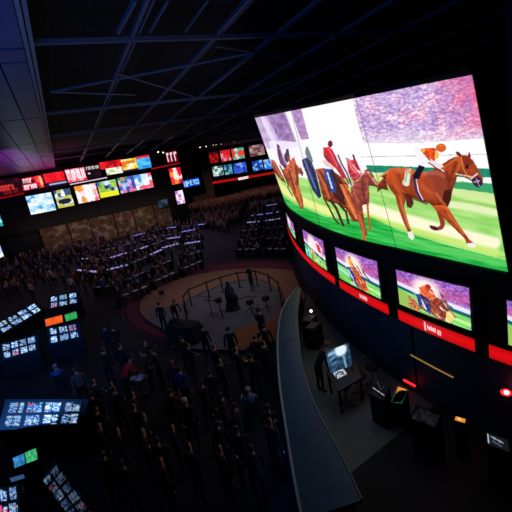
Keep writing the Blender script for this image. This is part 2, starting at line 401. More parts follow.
    g.poly(B([(260,325),(295,310),(325,272),(345,250),(372,285),(398,322),(396,345),(372,338),(352,335),(356,400),(352,440),(335,430),(318,440),(330,512),(345,590),(330,600),(305,540),(285,470),(262,420)]),(150,66,58),1,.22,28,form=1.6)
    g.stroke(B([(270,430),(300,480),(325,560),(330,620)]),3.0,(205,95,50))
    g.stroke(B([(345,430),(352,512),(360,560)]),2.0,(190,85,45))
    g.stroke(B([(398,455),(385,480),(395,530)]),.1,(150,60,40))
    g.stroke(B([(345,262),(372,300),(392,330)]),1.6,(235,170,130),.9)
    g.poly(B([(112,205),(150,205),(190,245),(165,252),(128,235)]),(245,205,205))
    g.poly(B([(118,140),(150,138),(165,150),(185,188),(210,255),(235,300),(220,300),(185,250),(135,205),(120,180)]),(206,34,52),1,.22,29,form=1.2,k=.3)
    g.stroke(B([(175,190),(205,235),(250,325)]),1.6,(110,50,90),.9)
    g.stroke(B([(188,190),(215,235),(255,310)]),.9,(240,225,235),.9)
    g.oval(*B([(155,122)])[0],2.5,3.4,(112,20,62))
    g.poly(B([(124,248),(160,252),(178,320),(186,376),(150,362),(132,310)]),(36,70,150),1,.3,30,form=1.2,k=.3)
    g.stroke(B([(140,270),(165,350)]),1.5,(225,235,250),.95)
    g.poly(B([(238,195),(262,205),(285,200),(302,235),(320,275),(300,300),(278,318),(255,290),(245,258)]),(214,60,78),1,.4,31,1.2,form=1.2,k=.3)
    g.stroke(B([(235,195),(255,205)]),1,(90,60,100)); g.stroke(B([(272,180),(280,205)]),2,(90,50,90)); 
    g.stroke(B([(270,230),(310,280)]),1,(250,220,220),.9); g.oval(*B([(262,330)])[0],2.5,2,(245,235,240),.8)
    g.stroke(B([(88,258),(120,320),(150,400)]),1.4,(214,120,70),.7,.8); g.stroke(B([(100,262),(140,330),(165,405)]),1.1,(90,34,22),.8,.6)
    g.stroke(B([(205,335),(245,410),(290,505)]),1.2,(240,160,100),.8,.6); g.stroke(B([(222,330),(262,400),(300,480)]),.9,(120,44,26),.8,.5)
    g.stroke(B([(270,340),(280,380),(300,420)]),1.2,(196,110,90),.7,.8); g.stroke(B([(320,290),(318,340),(330,400)]),1.2,(100,36,34),.7,.8); g.stroke(B([(340,300),(346,350),(340,400)]),1,(190,96,70),.7,.6)
    g.stroke(B([(182,300),(210,350),(235,420)]),1.2,(150,70,44),.6,.8); g.stroke(B([(160,262),(195,330),(225,400)]),1.4,(40,14,14),.7,.8)
    g.stroke(B([(330,262),(352,258),(372,290)]),1.6,(110,44,36),.8,.8); g.oval(*B([(350,268)])[0],1.4,1.2,(230,170,150),.8,.5); g.stroke(B([(300,262),(318,268),(330,262)]),1.4,(245,225,225),.9,.6)
    g.stroke(B([(148,150),(168,190),(190,235)]),1,(244,110,110),.8,.6); g.stroke(B([(128,185),(150,212)]),1.6,(130,20,50),.8,.8); g.stroke(B([(195,180),(214,226),(240,270),(262,330)]),1.0,(70,40,60),.9,.5)
    g.stroke(B([(250,205),(262,240),(285,270)]),1.2,(250,150,150),.8,.6); g.stroke(B([(285,215),(296,250)]),1.4,(150,30,60),.8,.6); g.stroke(B([(25,210),(48,270),(80,350)]),1,(110,130,190),.8,.5); g.stroke(B([(40,205),(66,270),(98,370)]),1,(16,20,50),.8,.5)
    g.stroke(D([(228,190),(232,250),(255,330),(270,400)]),1,(220,120,70),.8,.6); g.stroke(D([(245,210),(255,280),(252,330)]),1.2,(110,36,24),.8,.6); g.stroke(D([(205,250),(222,300),(240,360)]),1.1,(110,40,26),.8,.6); g.stroke(D([(150,110),(172,170),(195,215)]),1,(200,170,210),.7,.5); g.stroke(D([(200,160),(210,190)]),1.2,(180,50,60),.8,.6)
    g.stroke(D([(108,185),(130,230),(160,285)]),1,(214,120,80),.8,.6)
    # ---- lead horse
    A=lambda L:Z(360,130,3.938,L)
    H1=(168,66,28); HD=(112,38,20); HL=(206,98,48)
    g.poly(A([(180,250),(205,262),(212,290),(202,308),(186,304),(180,280)]),(95,38,30))
    g.poly(A([(128,152),(98,165),(78,182),(92,188),(68,215),(68,246),(84,232),(112,238),(104,205),(124,182)]),(125,50,28),1,.25,41,form=1.6)
    g.stroke(A([(75,185),(95,172),(120,158)]),1.6,(225,170,110),.9)
    g.poly(A([(118,152),(150,149),(190,150),(215,160),(250,166),(285,163),(318,138),(350,116),(380,104),(420,98),(445,118),(466,155),(484,192),(484,214),(468,226),(450,220),(438,200),(410,186),(384,176),(378,202),(364,240),(358,272),(346,304),(318,298),(285,298),(266,284),(238,278),(205,262),(178,250),(182,262),(174,300),(184,345),(202,398),(190,404),(170,360),(150,305),(140,262),(116,230),(100,200),(106,170)]),H1,1,.12,42,3,form=2.6)
    g.poly(A([(300,152),(340,160),(358,200),(360,240),(350,290),(318,280),(300,250),(262,230),(250,190),(268,165)]),(140,60,46),.75)
    g.poly(A([(236,190),(262,180),(290,200),(300,240),(290,275),(262,280),(240,262)]),(180,70,38),.6)
    g.poly(A([(332,238),(362,232),(358,276),(346,304),(322,284)]),(72,26,20))
    g.poly(A([(128,160),(165,158),(170,200),(195,245),(180,250),(150,240),(122,205)]),(190,78,34),.8)
    g.stroke(A([(125,165),(135,210),(165,260),(165,300),(185,360)]),1.6,HL,.6,1)
    g.stroke(A([(320,150),(345,130),(380,112)]),2.6,HL,.8,1); g.stroke(A([(295,156),(330,138),(372,108)]),1.2,(70,25,20))
    g.poly(A([(284,298),(318,296),(345,304),(382,362),(410,402),(432,432),(450,446),(420,448),(412,428),(382,398),(345,362),(305,325)]),(182,72,30),1,.1,43,form=1.6)
    g.stroke(A([(330,318),(385,380),(425,436)]),1.0,(110,40,22),.7)
    g.poly(A([(422,446),(450,444),(460,456),(446,464),(424,460)]),(248,240,235))
    g.poly(A([(300,318),(322,330),(334,358),(334,378),(324,392),(300,397),(280,390),(272,380),(282,375),(306,382),(316,374),(312,352)]),(150,58,36))
    g.poly(A([(272,374),(292,378),(310,385),(300,397),(282,392)]),(85,30,32))
    g.poly(A([(186,402),(205,398),(215,425),(204,434),(190,420)]),(246,236,230))
    g.poly(A([(178,158),(202,150),(194,215),(186,222),(164,216),(166,204),(174,196)]),(228,235,215)); g.stroke(A([(185,170),(178,205)]),1.1,(90,160,120),.8)
    g.stroke(A([(213,195),(222,240),(246,280)]),2.6,(70,45,100)); g.stroke(A([(222,195),(230,240),(248,275)]),.9,(240,235,245))
    g.stroke(A([(150,162),(190,160),(205,170)]),2.2,(216,120,70),.55,2); g.stroke(A([(262,172),(300,168),(330,180)]),2.5,(190,110,90),.5,2)
    g.stroke(A([(180,255),(215,270),(262,288)]),1.6,(88,30,16),.7,1.2); g.stroke(A([(150,175),(165,215),(190,250)]),1.4,(130,45,20),.55,1.5)
    g.stroke(A([(300,250),(330,290),(350,318)]),1.5,(222,120,66),.6,1.2); g.stroke(A([(345,330),(380,372),(408,408)]),1.2,(214,112,60),.8,.8)
    g.stroke(A([(340,170),(352,200),(350,235)]),2,(110,40,30),.6,1.5); g.stroke(A([(378,128),(366,168),(352,200)]),1.6,(100,34,18),.5,1.4)
    g.stroke(A([(155,262),(166,300),(178,340),(192,385)]),1.1,(222,130,80),.6,.8); g.stroke(A([(395,120),(388,150),(372,180)]),2,(214,110,60),.5,1.5)
    g.stroke(A([(230,200),(250,225),(280,250)]),2.5,(205,98,54),.5,2); g.stroke(A([(440,120),(456,150),(468,172)]),1.2,(150,70,50),.8,.8)
    # head detail
    g.poly(A([(376,86),(385,84),(400,96),(398,106),(382,100)]),HD); g.poly(A([(425,102),(430,82),(437,104),(434,112)]),HD)
    g.poly(A([(398,98),(432,106),(446,130),(420,150),(405,125)]),(120,40,26),.8)
    g.oval(*A([(422,145)])[0],1.7,2.2,(40,16,16)); g.stroke(A([(400,110),(405,150),(430,190)]),1.0,(230,140,80),.9)
    g.stroke(A([(375,172),(440,185)]),.9,(245,220,190)); g.stroke(A([(436,192),(462,172)]),1.3,(240,225,230))
    g.poly(A([(440,196),(462,180),(480,196),(484,214),(468,228),(452,220)]),(58,34,52)); g.stroke(A([(450,205),(470,200)]),.9,(210,200,225)); g.stroke(A([(458,190),(470,222)]),.8,(210,200,225),.8)
    # jockey
    g.poly(A([(212,72),(240,70),(262,105),(272,138),(252,152),(236,138),(222,110)]),(250,246,250))
    g.poly(A([(232,137),(257,146),(240,175),(234,192),(211,196),(207,180),(220,160)]),(22,22,44))
    g.poly(A([(236,76),(262,70),(300,72),(306,95),(294,122),(300,132),(274,122),(255,100)]),(226,78,30),1,.35,44,1.5,form=1.2,k=.3)
    g.poly(A([(240,78),(256,76),(252,90)]),(250,200,60)); g.poly(A([(296,80),(312,92),(308,112),(294,112)]),(246,190,70))
    g.poly(A([(276,112),(300,128),(322,134),(330,144),(314,152),(292,148),(280,132)]),(245,225,225)); g.stroke(A([(290,140),(330,162)]),1.2,(245,240,245))
    g.stroke(A([(270,128),(300,150),(320,160)]),1.4,(150,35,25),.9)
    g.oval(*A([(319,70)])[0],5.2,4.3,(224,96,34)); g.stroke(A([(310,60),(325,62)]),1.2,(245,150,70),.8)
    return np.clip(g.c,0,255)
root=thing('curved_video_screen',(float(F(12)),12,4.5),'giant curved LED screen showing a horse race, wrapped around the dark drum wall','screen')
brk=[0,2,4,7,8]
GB=glow('led_panel_glow',1.0)
for i in range(4):
    s0,s1=brk[i],brk[i+1]; e=.004
    nu=[236,150,110,34][i]; nv=330
    u,v=np.meshgrid(np.linspace(0,1,nu+1),np.linspace(0,1,nv+1)); u=u.ravel();v=v.ravel()
    wl=[.0045,.006,.012,.03][i]
    s=(s1-(wl if i<3 else 0))+u*((s0+(wl if i else 0))-(s1-(wl if i<3 else 0)))
    gridmesh('led_panel',scr(s,1-v),u,v,nu,nv,bigpaint,GB,root)
# backing shell, black frame all round
def shell(s0,s1,t0,t1,off0,off1,n,nt_=1):
    S=np.linspace(s0,s1,n+1); V=[]
    for s in S:
        b0=scr(np.array(s),np.array(t0)); b1=scr(np.array(s),np.array(t1)); yb=float(np.interp(s,sp,sB)); nn=nrm(yb)
        V+=[b0+nn*off0,b0+nn*off1,b1+nn*off1,b1+nn*off0]
    Fc=[(3,2,1,0),tuple(n*4+q for q in range(4))]
    for i in range(n):
        for q in range(4): a=i*4+q;b2=i*4+(q+1)%4; Fc.append((a,b2,b2+4,a+4))
    return V,Fc
V,Fc=shell(0,8,-.03,1.03,-.9,-.03,40); MB().add(V,Fc).build('screen_housing',BLACK,root)
V,Fc=shell(0,8,1.004,1.03,-.03,.05,40); MB().add(V,Fc).build('frame_rail',FRAME,root)
V,Fc=shell(0,8,-.03,-.004,-.03,.05,40); MB().add(V,Fc).build('frame_rail',FRAME,root)
# dark wall beside the screen, rising to the ceiling near the camera
tag(ribbon('trim_230',2.0,4.42,4.35,9.6,-1.0,-.02,BLACK,n=6),kind='structure')
tag(MB().tube([(7.62,4.0,4.4),(7.62,4.15,9.4)],.02,6).build('trim_231',STEEL),kind='structure')

# ---- small race displays and red tickers
def racepaint(kind):
    def f(u,v,P):
        g=Pic(u*100,v*70,(120,70,150)); k=v
        c=np.array([150,98,190]); n=g.noise(2.4,5,1.5,1); n2=g.noise(1.6,8)
        g.c=c+(n*44)[:,None]*np.array([1,.5,.8])+(n2*46)[:,None]
        pk=np.exp(-((v-.3)/.14)**2)*(.6+.4*n); g.c=g.c*(1-.7*pk[:,None])+np.array([225,80,120])*.7*pk[:,None]
        g.stroke([(0,27),(50,34),(100,40)],5,(235,235,250),.9,4)
        gr=[(0,31),(50,38),(100,44),(100,75),(0,75)]
        g.poly(gr,(110,200,90)); m=g.inside(gr); g.c[m]+=(g.noise(4,3,5,.5,-.12)*50)[m][:,None]
        g.stroke([(0,33),(30,38),(50,41),(100,47)],4.5,(18,90,110),1,1)
        g.stroke([(0,45),(30,52)],4,(180,225,240),.9,2); g.stroke([(60,56),(100,60)],3,(200,240,160),.9,2)
        g.oval(46,24,14,15,(255,238,225),.95,.9)
        for q in range(26):
            rq=np.random.RandomState(q+50*kind); a_,b_=36+rq.rand()*40,24+rq.rand()*40
            if kind<2: g.stroke([(a_,b_),(a_+3+rq.rand()*5,b_+3+rq.rand()*8)],1.6,[(220,90,60),(250,230,220),(60,40,60),(150,60,40)][q%4],.8,1)
        if kind==0:
            g.poly([(0,40),(14,40),(26,50),(38,70),(0,72)],(150,190,90)); g.poly([(18,44),(30,50),(36,70),(16,66)],(190,110,70),1,.5,4)
            g.poly([(30,36),(48,34),(54,50),(50,68),(34,60)],(40,60,130),1,.6,6,3); g.stroke([(38,44),(44,60)],2.5,(210,220,240))
            g.poly([(50,38),(62,30),(74,40),(76,60),(66,72),(52,66)],(150,60,36),1,.5,7,3); g.poly([(36,22),(46,14),(56,20),(60,34),(48,38),(38,34)],(225,90,50),1,.4,8,3)
            g.oval(50,15,4,4,(170,40,40)); g.poly([(72,48),(80,54),(78,66),(70,70)],(235,210,120))
        elif kind==1:
            g.poly([(28,34),(40,30),(54,60),(56,70),(38,62)],(40,70,150),1,.6,6,3); g.stroke([(32,40),(44,60)],3,(220,230,250))
            g.poly([(42,26),(56,34),(72,50),(74,66),(60,72),(50,60)],(205,84,40),1,.3,7,3); g.poly([(34,14),(42,12),(48,24),(44,32),(36,28)],(240,160,60),1,.3,8,3); g.oval(39,11,3.5,3.5,(200,100,80))
        elif kind==2:
            g.poly([(50,18),(72,8),(92,20),(88,44),(64,38)],(250,225,235)); g.poly([(66,14),(84,16),(88,34),(74,34)],(220,50,70),1,.3,3)
            g.stroke([(30,44),(50,50),(60,70)],5,(235,160,70),1,1); g.poly([(0,36),(24,40),(40,70),(0,70)],(90,210,170),1,.5,9,4); g.stroke([(40,36),(90,46)],3,(15,60,60))
        else:
            g.poly([(0,34),(60,60),(100,66),(100,72),(0,72)],(120,200,150),1,.4,9,4); g.poly([(50,30),(70,44),(74,60),(56,50)],(120,90,150))
        for q in range(34):
            rq=np.random.RandomState(q+90*kind+7)
            a_,b_=(34+rq.rand()*42,20+rq.rand()*46) if kind<2 else (rq.rand()*100,30+rq.rand()*38)
            g.stroke([(a_,b_),(a_+1+rq.rand()*4,b_+2+rq.rand()*5)],1.3,[(230,130,90),(250,235,225),(70,36,40),(120,44,30)][q%4],.75,1)
        return g.c
    return f
GS=glow('display_glow',1.12)
quads=[([289,219],[297,228.5],[306,257],[299,247],3,'narrow race monitor at the far end of the monitor row below the giant screen'),
       ([303,230.5],[322,237.5],[330,271],[309,258.5],2,'race monitor with a pink and teal picture, second from the far end of the row'),
       ([335,246],[377.5,261],[383,297],[343,281.5],1,'race monitor showing a jockey on an orange-brown horse, middle of the monitor row'),
       ([396,268],[470.5,288],[473,331],[403,305],0,'largest race monitor, jockey in orange beside a brown horse, above the ticker with white lettering'),
       ([509,302],[560,314],[562,352],[509,345],0,'race monitor cut by the right edge of the view beside the biggest race monitor')]
nP={0:(150,100),1:(110,90),2:(60,80),3:(40,70)}
for qi,(tl,tr,brr,bl,kd,lab) in enumerate(quads):
    pts=[onwall(*q) for q in (tl,tr,brr,bl)]
    ya,yb_=[(pts[0][1]+pts[3][1])/2,(pts[1][1]+pts[2][1])/2]; z1=(pts[0][2]+pts[1][2])/2; z0=(pts[2][2]+pts[3][2])/2
    if qi==0: ya=24.3; yb_=19.2; z1=3.85; z0=2.85
    if qi==4: ya=4.53; yb_=3.3; z1=3.8; z0=2.72
    z0+=.03
    t=thing('race_monitor',(float(F((ya+yb_)/2)),(ya+yb_)/2,z0),lab,'monitor','race monitors under the giant screen')
    nu,nv=nP[kd]; u,v=np.meshgrid(np.linspace(0,1,nu+1),np.linspace(0,1,nv+1)); u=u.ravel();v=v.ravel()
    Y=ya+(yb_-ya)*u; P=np.stack([F(Y),Y,z1+(z0-z1)*v],-1)+np.array([nrm(y) for y in Y])*.06
    gridmesh('display',P,u,v,nu,nv,racepaint(kd),GS,t)
    ribbon('bezel',min(ya,yb_)-.07,max(ya,yb_)+.07,z0-.06,z1+.06,-.115,.045,FRAME,t,n=10)
# tickers
def tickpaint(L,words):
    def f(u,v,P):
        g=Pic(u*L*10,v*10,(228,12,18)); g.c*=(1-.18*np.abs(v-.5)[:,None]*2)
        for x,w_,y0,y1 in words: g.poly([(x,y0),(x+w_,y0),(x+w_,y1),(x,y1)],(255,225,230),.92)
        return g.c
    return f
GT=glow('ticker_glow',1.0)
tk=[((291,232),(333,282),'far'),((339,286),(388,317),'mid'),((397,316),(476,347),'near'),((492,351),(540,366),'edge')]
labs={'far':'red LED ticker strip at the far end, under the narrow race monitors','mid':'red LED ticker strip under the middle race monitor','near':'red LED ticker strip with white lettering under the largest race monitor','edge':'red LED ticker strip at the right edge of the view'}
for a_,b2,kx in tk:
    ya=onwall(*a_)[1]; yb_=onwall(*b2)[1]
    if kx=='far': ya=26.2; yb_=12.0
    if kx=='mid': ya=11.55; yb_=8.3
    if kx=='near': ya=7.85; yb_=5.3
    if kx=='edge': ya=4.95; yb_=2.6
    L=abs(ya-yb_)
    t=thing('led_ticker',(float(F((ya+yb_)/2)),(ya+yb_)/2,2.22),labs[kx],'ticker','red ticker strips around the drum wall')
    words=[]
    if kx=='near':
        words=[(10.3,.5,1,9)]+[(11.4+i*.62,.4,3.2+(i%2)*.4,7.2) for i in range(5)]+[(14.9+i*.62,.42,3.4,7.6) for i in range(2)]+[(11.4,2.6,5,5.7)]
    if kx=='mid': words=[(16+i*.7,.45,3,7) for i in range(7)]
    nu=int(40+L*40); nv=12; nu=min(nu,260)
    u,v=np.meshgrid(np.linspace(0,1,nu+1),np.linspace(0,1,nv+1)); u=u.ravel();v=v.ravel()
    Y=ya+(yb_-ya)*u; P=np.stack([F(Y),Y,2.62-.34*v],-1)+np.array([nrm(y) for y in Y])*.10
    gridmesh('light_strip',P,u,v,nu,nv,tickpaint(L,words),GT,t)
    ribbon('housing',min(ya,yb_)-.02,max(ya,yb_)+.02,2.24,2.66,-.1,.09,FRAME,t,n=16)
# thin gold lettering strip and red lamps low on the wall
GOLD=mat('gold_line',(160,120,50),.4,.6,emit=(190,150,80),es=.5)
a=onwall(410,355,-.0); b2=onwall(452,373)
ribbon('gold_trim_strip',min(a[1],b2[1]),max(a[1],b2[1]),a[2]-.012,a[2]+.012,-.04,-.005,GOLD,n=8)
tag(bpy.data.objects['gold_trim_strip'],'thin gold lettered strip low on the navy drum wall below the ticker','trim strip')
REDL=mat('red_lamp',(255,40,40),.3,emit=(255,30,40),es=2.2)
p=onwall(408,383,.12); t=thing('red_indicator_light',p,'short red light bar at the foot of the drum wall beside the booth console','light')
pa=onwall(404,380,.12); pb=onwall(415,386,.12)
MB().tube([pa,pb],.035,8).build('light_tube',REDL,t); MB().tube([pa-np.array([0,0,.06]),pb-np.array([0,0,.06])],.03,8).build('housing',FRAME,t)
p=onwall(506,392,.15); t=thing('red_spotlight',p,'round red glowing lamp on the dark wall near the right edge','light')
WH=mat('red_lamp_core',(255,180,180),.3,emit=(255,150,150),es=6)
MB().lathe(p,[(.10,-.04),(.11,0),(.08,.03)],14).build('lamp_body',REDL,t); MB().lathe(p+np.array([-.05,-.04,0.03]),[(.05,-.02),(.055,.01),(.03,.04)],12).build('bulb',WH,t)
l=bpy.data.lights.new('red_lamp_light','POINT'); l.energy=2.5; l.color=(1,.05,.05); l.shadow_soft_size=.1; lo=bpy.data.objects.new('red_lamp_light',l); C.objects.link(lo); lo.location=p+np.array([-.35,-.1,.05])
# ================================================================== VIDEO BOARDS ON THE BACK WALLS
def cells(pal,nx,ny,seed,blur=.25,glyph=None,bright=1.):
    pal=np.array(pal,float)
    def f(u,v,P):
        rs=np.random.RandomState(seed); tab=rs.randint(0,len(pal),(ny+2,nx+2)); 
        g=Pic(u*100,v*60,(0,0,0)); uu=u*nx+.25*g.noise(9,seed); vv=v*ny+.25*g.noise(9,seed+1)
        i=np.clip(uu.astype(int),0,nx); j=np.clip(vv.astype(int),0,ny); g.c=pal[tab[j,i]].copy()
        n=g.noise(4,seed+2); g.c*=(1+.22*n)[:,None]
        if glyph:
            col,rows=glyph; rs=np.random.RandomState(seed+5)
            for (x0,y0,x1,y1,k_) in rows:
                ww=(x1-x0)/k_
                for q in range(k_):
                    xa=x0+q*ww; pat=rs.randint(0,4)
                    g.poly([(xa+ww*.1,y0),(xa+ww*.38,y0),(xa+ww*.38,y1),(xa+ww*.1,y1)],col)
                    if pat!=1: g.poly([(xa+ww*.1,y0),(xa+ww*.8,y0),(xa+ww*.8,y0+(y1-y0)*.25),(xa+ww*.1,y0+(y1-y0)*.25)],col)
                    if pat>0: g.poly([(xa+ww*.6,y0),(xa+ww*.85,y0),(xa+ww*.85,y1),(xa+ww*.6,y1)],col)
        g.c*=bright; return np.clip(g.c,0,255)
    return f
def board_screen(name,quad,Y,paint,label,cat='screen',group=None,m=None,nu=36,nv=26,depth=.35):
    """flat rectangle in the plane Y, from its outline (tl,tr,br,bl)"""
    P=[ony(*q,Y) for q in quad]
    x0=(P[0][0]+P[3][0])/2; x1=(P[1][0]+P[2][0])/2; z1=(P[0][2]+P[1][2])/2; z0=(P[2][2]+P[3][2])/2
    t=thing(name,((x0+x1)/2,Y,z0),label,cat,group)
    grid('display',(x0,Y-.06,z1),(x1,Y-.06,z1),(x1,Y-.06,z0),(x0,Y-.06,z0),nu,nv,paint,m or GF,t)
    MB().box(((x0+x1)/2,Y+depth/2-.02,(z0+z1)/2),(x1-x0+.12,depth,z1-z0+.12)).build('bezel',FRAME,t)
    return t
GF=glow('far_display_glow',1.15)
# the black fascia carrying the boards
wallbox('wall_fascia',(1.5,YB+.5,8.95),(47,.5,9.1),mat('black_fascia',(14,10,13),.6)); bpy.data.objects['wall_fascia'].name='trim_240'
W_=(245,245,250); SKY=(120,190,240); CY=(60,150,220)
G1='screens of the upper red row on the left video board'; G2='screens of the lower row on the left video board'
B=[('red',((-4,181),(19,177),(22,191),(0,197)),[(60,6,10),(110,10,16),(30,4,8)],6,3,((230,60,50),[(5,22,70,45,5)]),'dark red banner screen at the left end of the upper row','upper'),
 ('w',((20,179),(36,176),(40,188),(24,191)),[(235,40,50),(60,10,20),(200,20,30)],5,4,((250,230,240),[(8,6,70,26,3),(8,34,88,56,4)]),'red screen with two rows of big white lettering in the upper row','upper'),
 ('o',((36,176),(42,175),(44,187),(40,188)),[(235,70,40),(250,120,70),(220,30,30)],3,4,((255,230,190),[(45,5,80,50,1)]),'narrow orange and red screen in the upper row','upper'),
 ('r',((44,174.5),(64,170.5),(66,184),(46,188)),[(232,24,30),(240,30,34),(225,16,24)],5,3,((250,250,250),[(12,45,85,56,6)]),'plain bright red screen over dark text in the upper row','upper'),
 ('l',((65,170.5),(84,166.5),(87,179.5),(68,183)),[(240,70,90),(250,160,180),(230,30,60)],5,3,((255,245,250),[(4,6,48,50,2),(52,4,98,50,2)]),'pink and white screen with tall angular lettering in the upper row','upper'),
 ('t',((85,167),(99,163.5),(101,176),(88,178.5)),[(12,8,12),(30,10,16)],6,4,((240,215,220),[(2,4,96,20,7),(8,34,60,40,8)]),'black screen with small white lettering in the upper row','upper'),
 ('rr',((99,163),(121,159),(122,166),(101,170)),[(235,30,34),(200,16,24),(160,10,20)],8,2,None,'slim red screen to the right of the black lettering screen','upper'),
 ('ww',((106,169),(121,166),(123,172),(107,176)),[(250,250,240),(235,235,210),(170,190,120)],6,3,None,'pale cream screen tucked below the slim red screen','upper'),
 ('y',((121,160),(136,157.5),(138,170),(123,173)),[(245,190,40),(250,220,120),(250,250,240),(230,120,30)],4,5,((160,60,20),[(10,8,90,22,5)]),'yellow and white screen with lettering in the upper row','upper'),
 ('b',((136,157),(149.5,154.5),(151,167),(138,170)),[(60,170,235),(80,190,245),(40,140,220)],3,4,None,'sky-blue screen with a red top at the right end of the upper row','upper'),
 ('s1',((26,197),(52,191.5),(55,209.5),(31,215.5)),[(170,215,245),(215,238,250),(230,245,252),(90,170,225)],6,5,None,'pale blue and white screen at the left of the lower row','lower'),
 ('s2',((54,191),(70,188),(74,205.5),(58,208.5)),[(200,225,245),(240,245,250),(60,80,110),(190,190,90)],5,5,None,'white screen with dark car shape over yellow grass in the lower row','lower'),
 ('s3',((74,187),(96,182.5),(99,199.5),(79,204)),[(245,150,60),(250,210,220),(235,90,110),(252,246,246)],5,3,((255,250,250),[(42,6,98,50,3)]),'orange-pink screen with white lettering in the lower row','lower'),
 ('s4',((97.5,182.5),(116,179),(118.5,194.5),(100,198.5)),[(60,110,160),(180,210,230),(30,50,80),(150,190,80)],6,4,None,'blue landscape screen with a yellow-green lower edge in the lower row','lower'),
 ('s5',((118,178),(133,175.5),(136,190.5),(120,194)),[(60,80,190),(170,190,240),(230,110,140),(60,140,90)],5,5,None,'blue and violet screen with pink shapes in the lower row','lower'),
 ('s6',((133.5,175.5),(151,172.5),(153,187),(136.5,190.5)),[(200,225,250),(80,150,220),(240,90,110),(245,248,252)],5,4,None,'pale blue screen with pink shapes at the right end of the lower row','lower')]
for i,(k_,q,pal,nx,ny,gl,lab,gp) in enumerate(B):
    base=cells(pal,nx,ny,31+i,glyph=gl)
    if k_=='y' or k_=='s2' or k_=='s4' or k_=='b' or k_=='r':
        def wrap(u,v,P,base=base,k_=k_):
            c=base(u,v,P)
            if k_=='s4': c[v>.68]=(225,225,40)
            if k_=='s2': c[(v>.86)]=(190,190,70); m=((u-.5)/.42)**2+((v-.66)/.16)**2<1; c[m]=(25,30,40)
            if k_=='b': c[v<.2]=(220,40,50)
            if k_=='r': c[v>.66]=(14,18,44); m=(v>.78)&(v<.9)&(u>.15); c[m]=(170,180,220)
            if k_=='y': c[v>.8]=(30,20,25)
            return c
        fn=wrap
    else: fn=base
    board_screen('wall_screen',q,YB,fn,lab,'screen',G1 if gp=='upper' else G2,nu=30,nv=20)
# thin red and white light lines along the board
def line(q0,q1,Y,th,m,label,name='light_line'):
    a=ony(*q0,Y); b_=ony(*q1,Y); o=MB().tube([a,b_],th,6).build(name,m); tag(o,label,'light strip'); return o
RL=mat('red_light_line',(220,20,30),.4,emit=(200,14,24),es=.6); WL=mat('white_light_line',(230,210,220),.4,emit=(240,215,225),es=.8)
line((-6,199.6),(24,193.1),YB+.2,.1,RL,'red light line under the dark red banner screen')
line((70,184.5),(107,177.5),YB+.2,.1,WL,'white light line under the pink and black screens of the upper row')
line((151,169),(180,163),YB+.2,.12,RL,'red light line leading to the tall red stack of screens')
# left return screens
board_screen('wall_screen',((-20,215),(-3,212),(4.5,223),(-16,232)),YB,cells([(120,220,225),(230,245,245),(40,150,150)],4,4,71),'teal screen cut by the left edge of the view',group='screens at the left edge')
board_screen('wall_screen',((-20,243),(-2,240),(4,256),(-16,262)),YB,cells([(230,235,250),(180,190,230),(250,250,255)],4,4,72),'white-blue screen cut by the left edge above the crowd',group='screens at the left edge')
# right-hand stack of screens
G3='stack of screens right of the left video board'
board_screen('wall_screen',((165,152.5),(176,150.5),(178.5,161),(168,163)),YB,cells([(150,20,40),(90,10,26)],3,3,81,glyph=((250,215,230),[(2,6,28,54,1),(34,6,62,54,1),(68,6,98,54,1)])),'red screen with tall pink letters, top of the right stack',group=G3)
board_screen('wall_screen',((168.5,169),(180,167),(183,182.5),(172,185)),YB,cells([(240,50,40),(250,130,60),(250,225,210),(220,20,40)],3,4,82),'orange-red and white screen, middle of the right stack',group=G3)
board_screen('wall_screen',((174.5,191.5),(182.5,190),(185,202.5),(178,205)),YB,cells([(250,230,250),(230,150,200),(160,110,200)],3,4,83),'white and pink screen, lowest of the right stack',group=G3)
board_screen('wall_screen',((157,201),(167,199),(168.5,206),(159.5,208)),YB,cells([(16,40,52),(30,60,80),(10,20,30)],3,3,84),'dim teal monitor below the left video board',group=G3)
def neon(u,v,P):
    g=Pic(u*100,v*50,(10,50,150)); n=g.noise(12,4); g.c*=(1+.4*n)[:,None]; c=(150,215,255)
    for pth in ([(8,12),(8,40),(18,40),(18,12)],[(24,42),(24,12),(33,14),(33,26),(24,28)],[(44,12),(44,38),(54,38)],[(44,12),(55,12)],[(44,25),(53,25)],[(62,12),(72,12)],[(67,12),(67,38)],[(78,12),(78,38),(92,38),(92,12),(78,12)]):
        g.stroke(pth,4,c,1,2)
    return g.c
board_screen('neon_sign',((182.5,181),(198.5,177),(200,184),(184,189)),YB-.3,neon,'bright blue glowing sign with pale lettering right of the screen stack','sign')
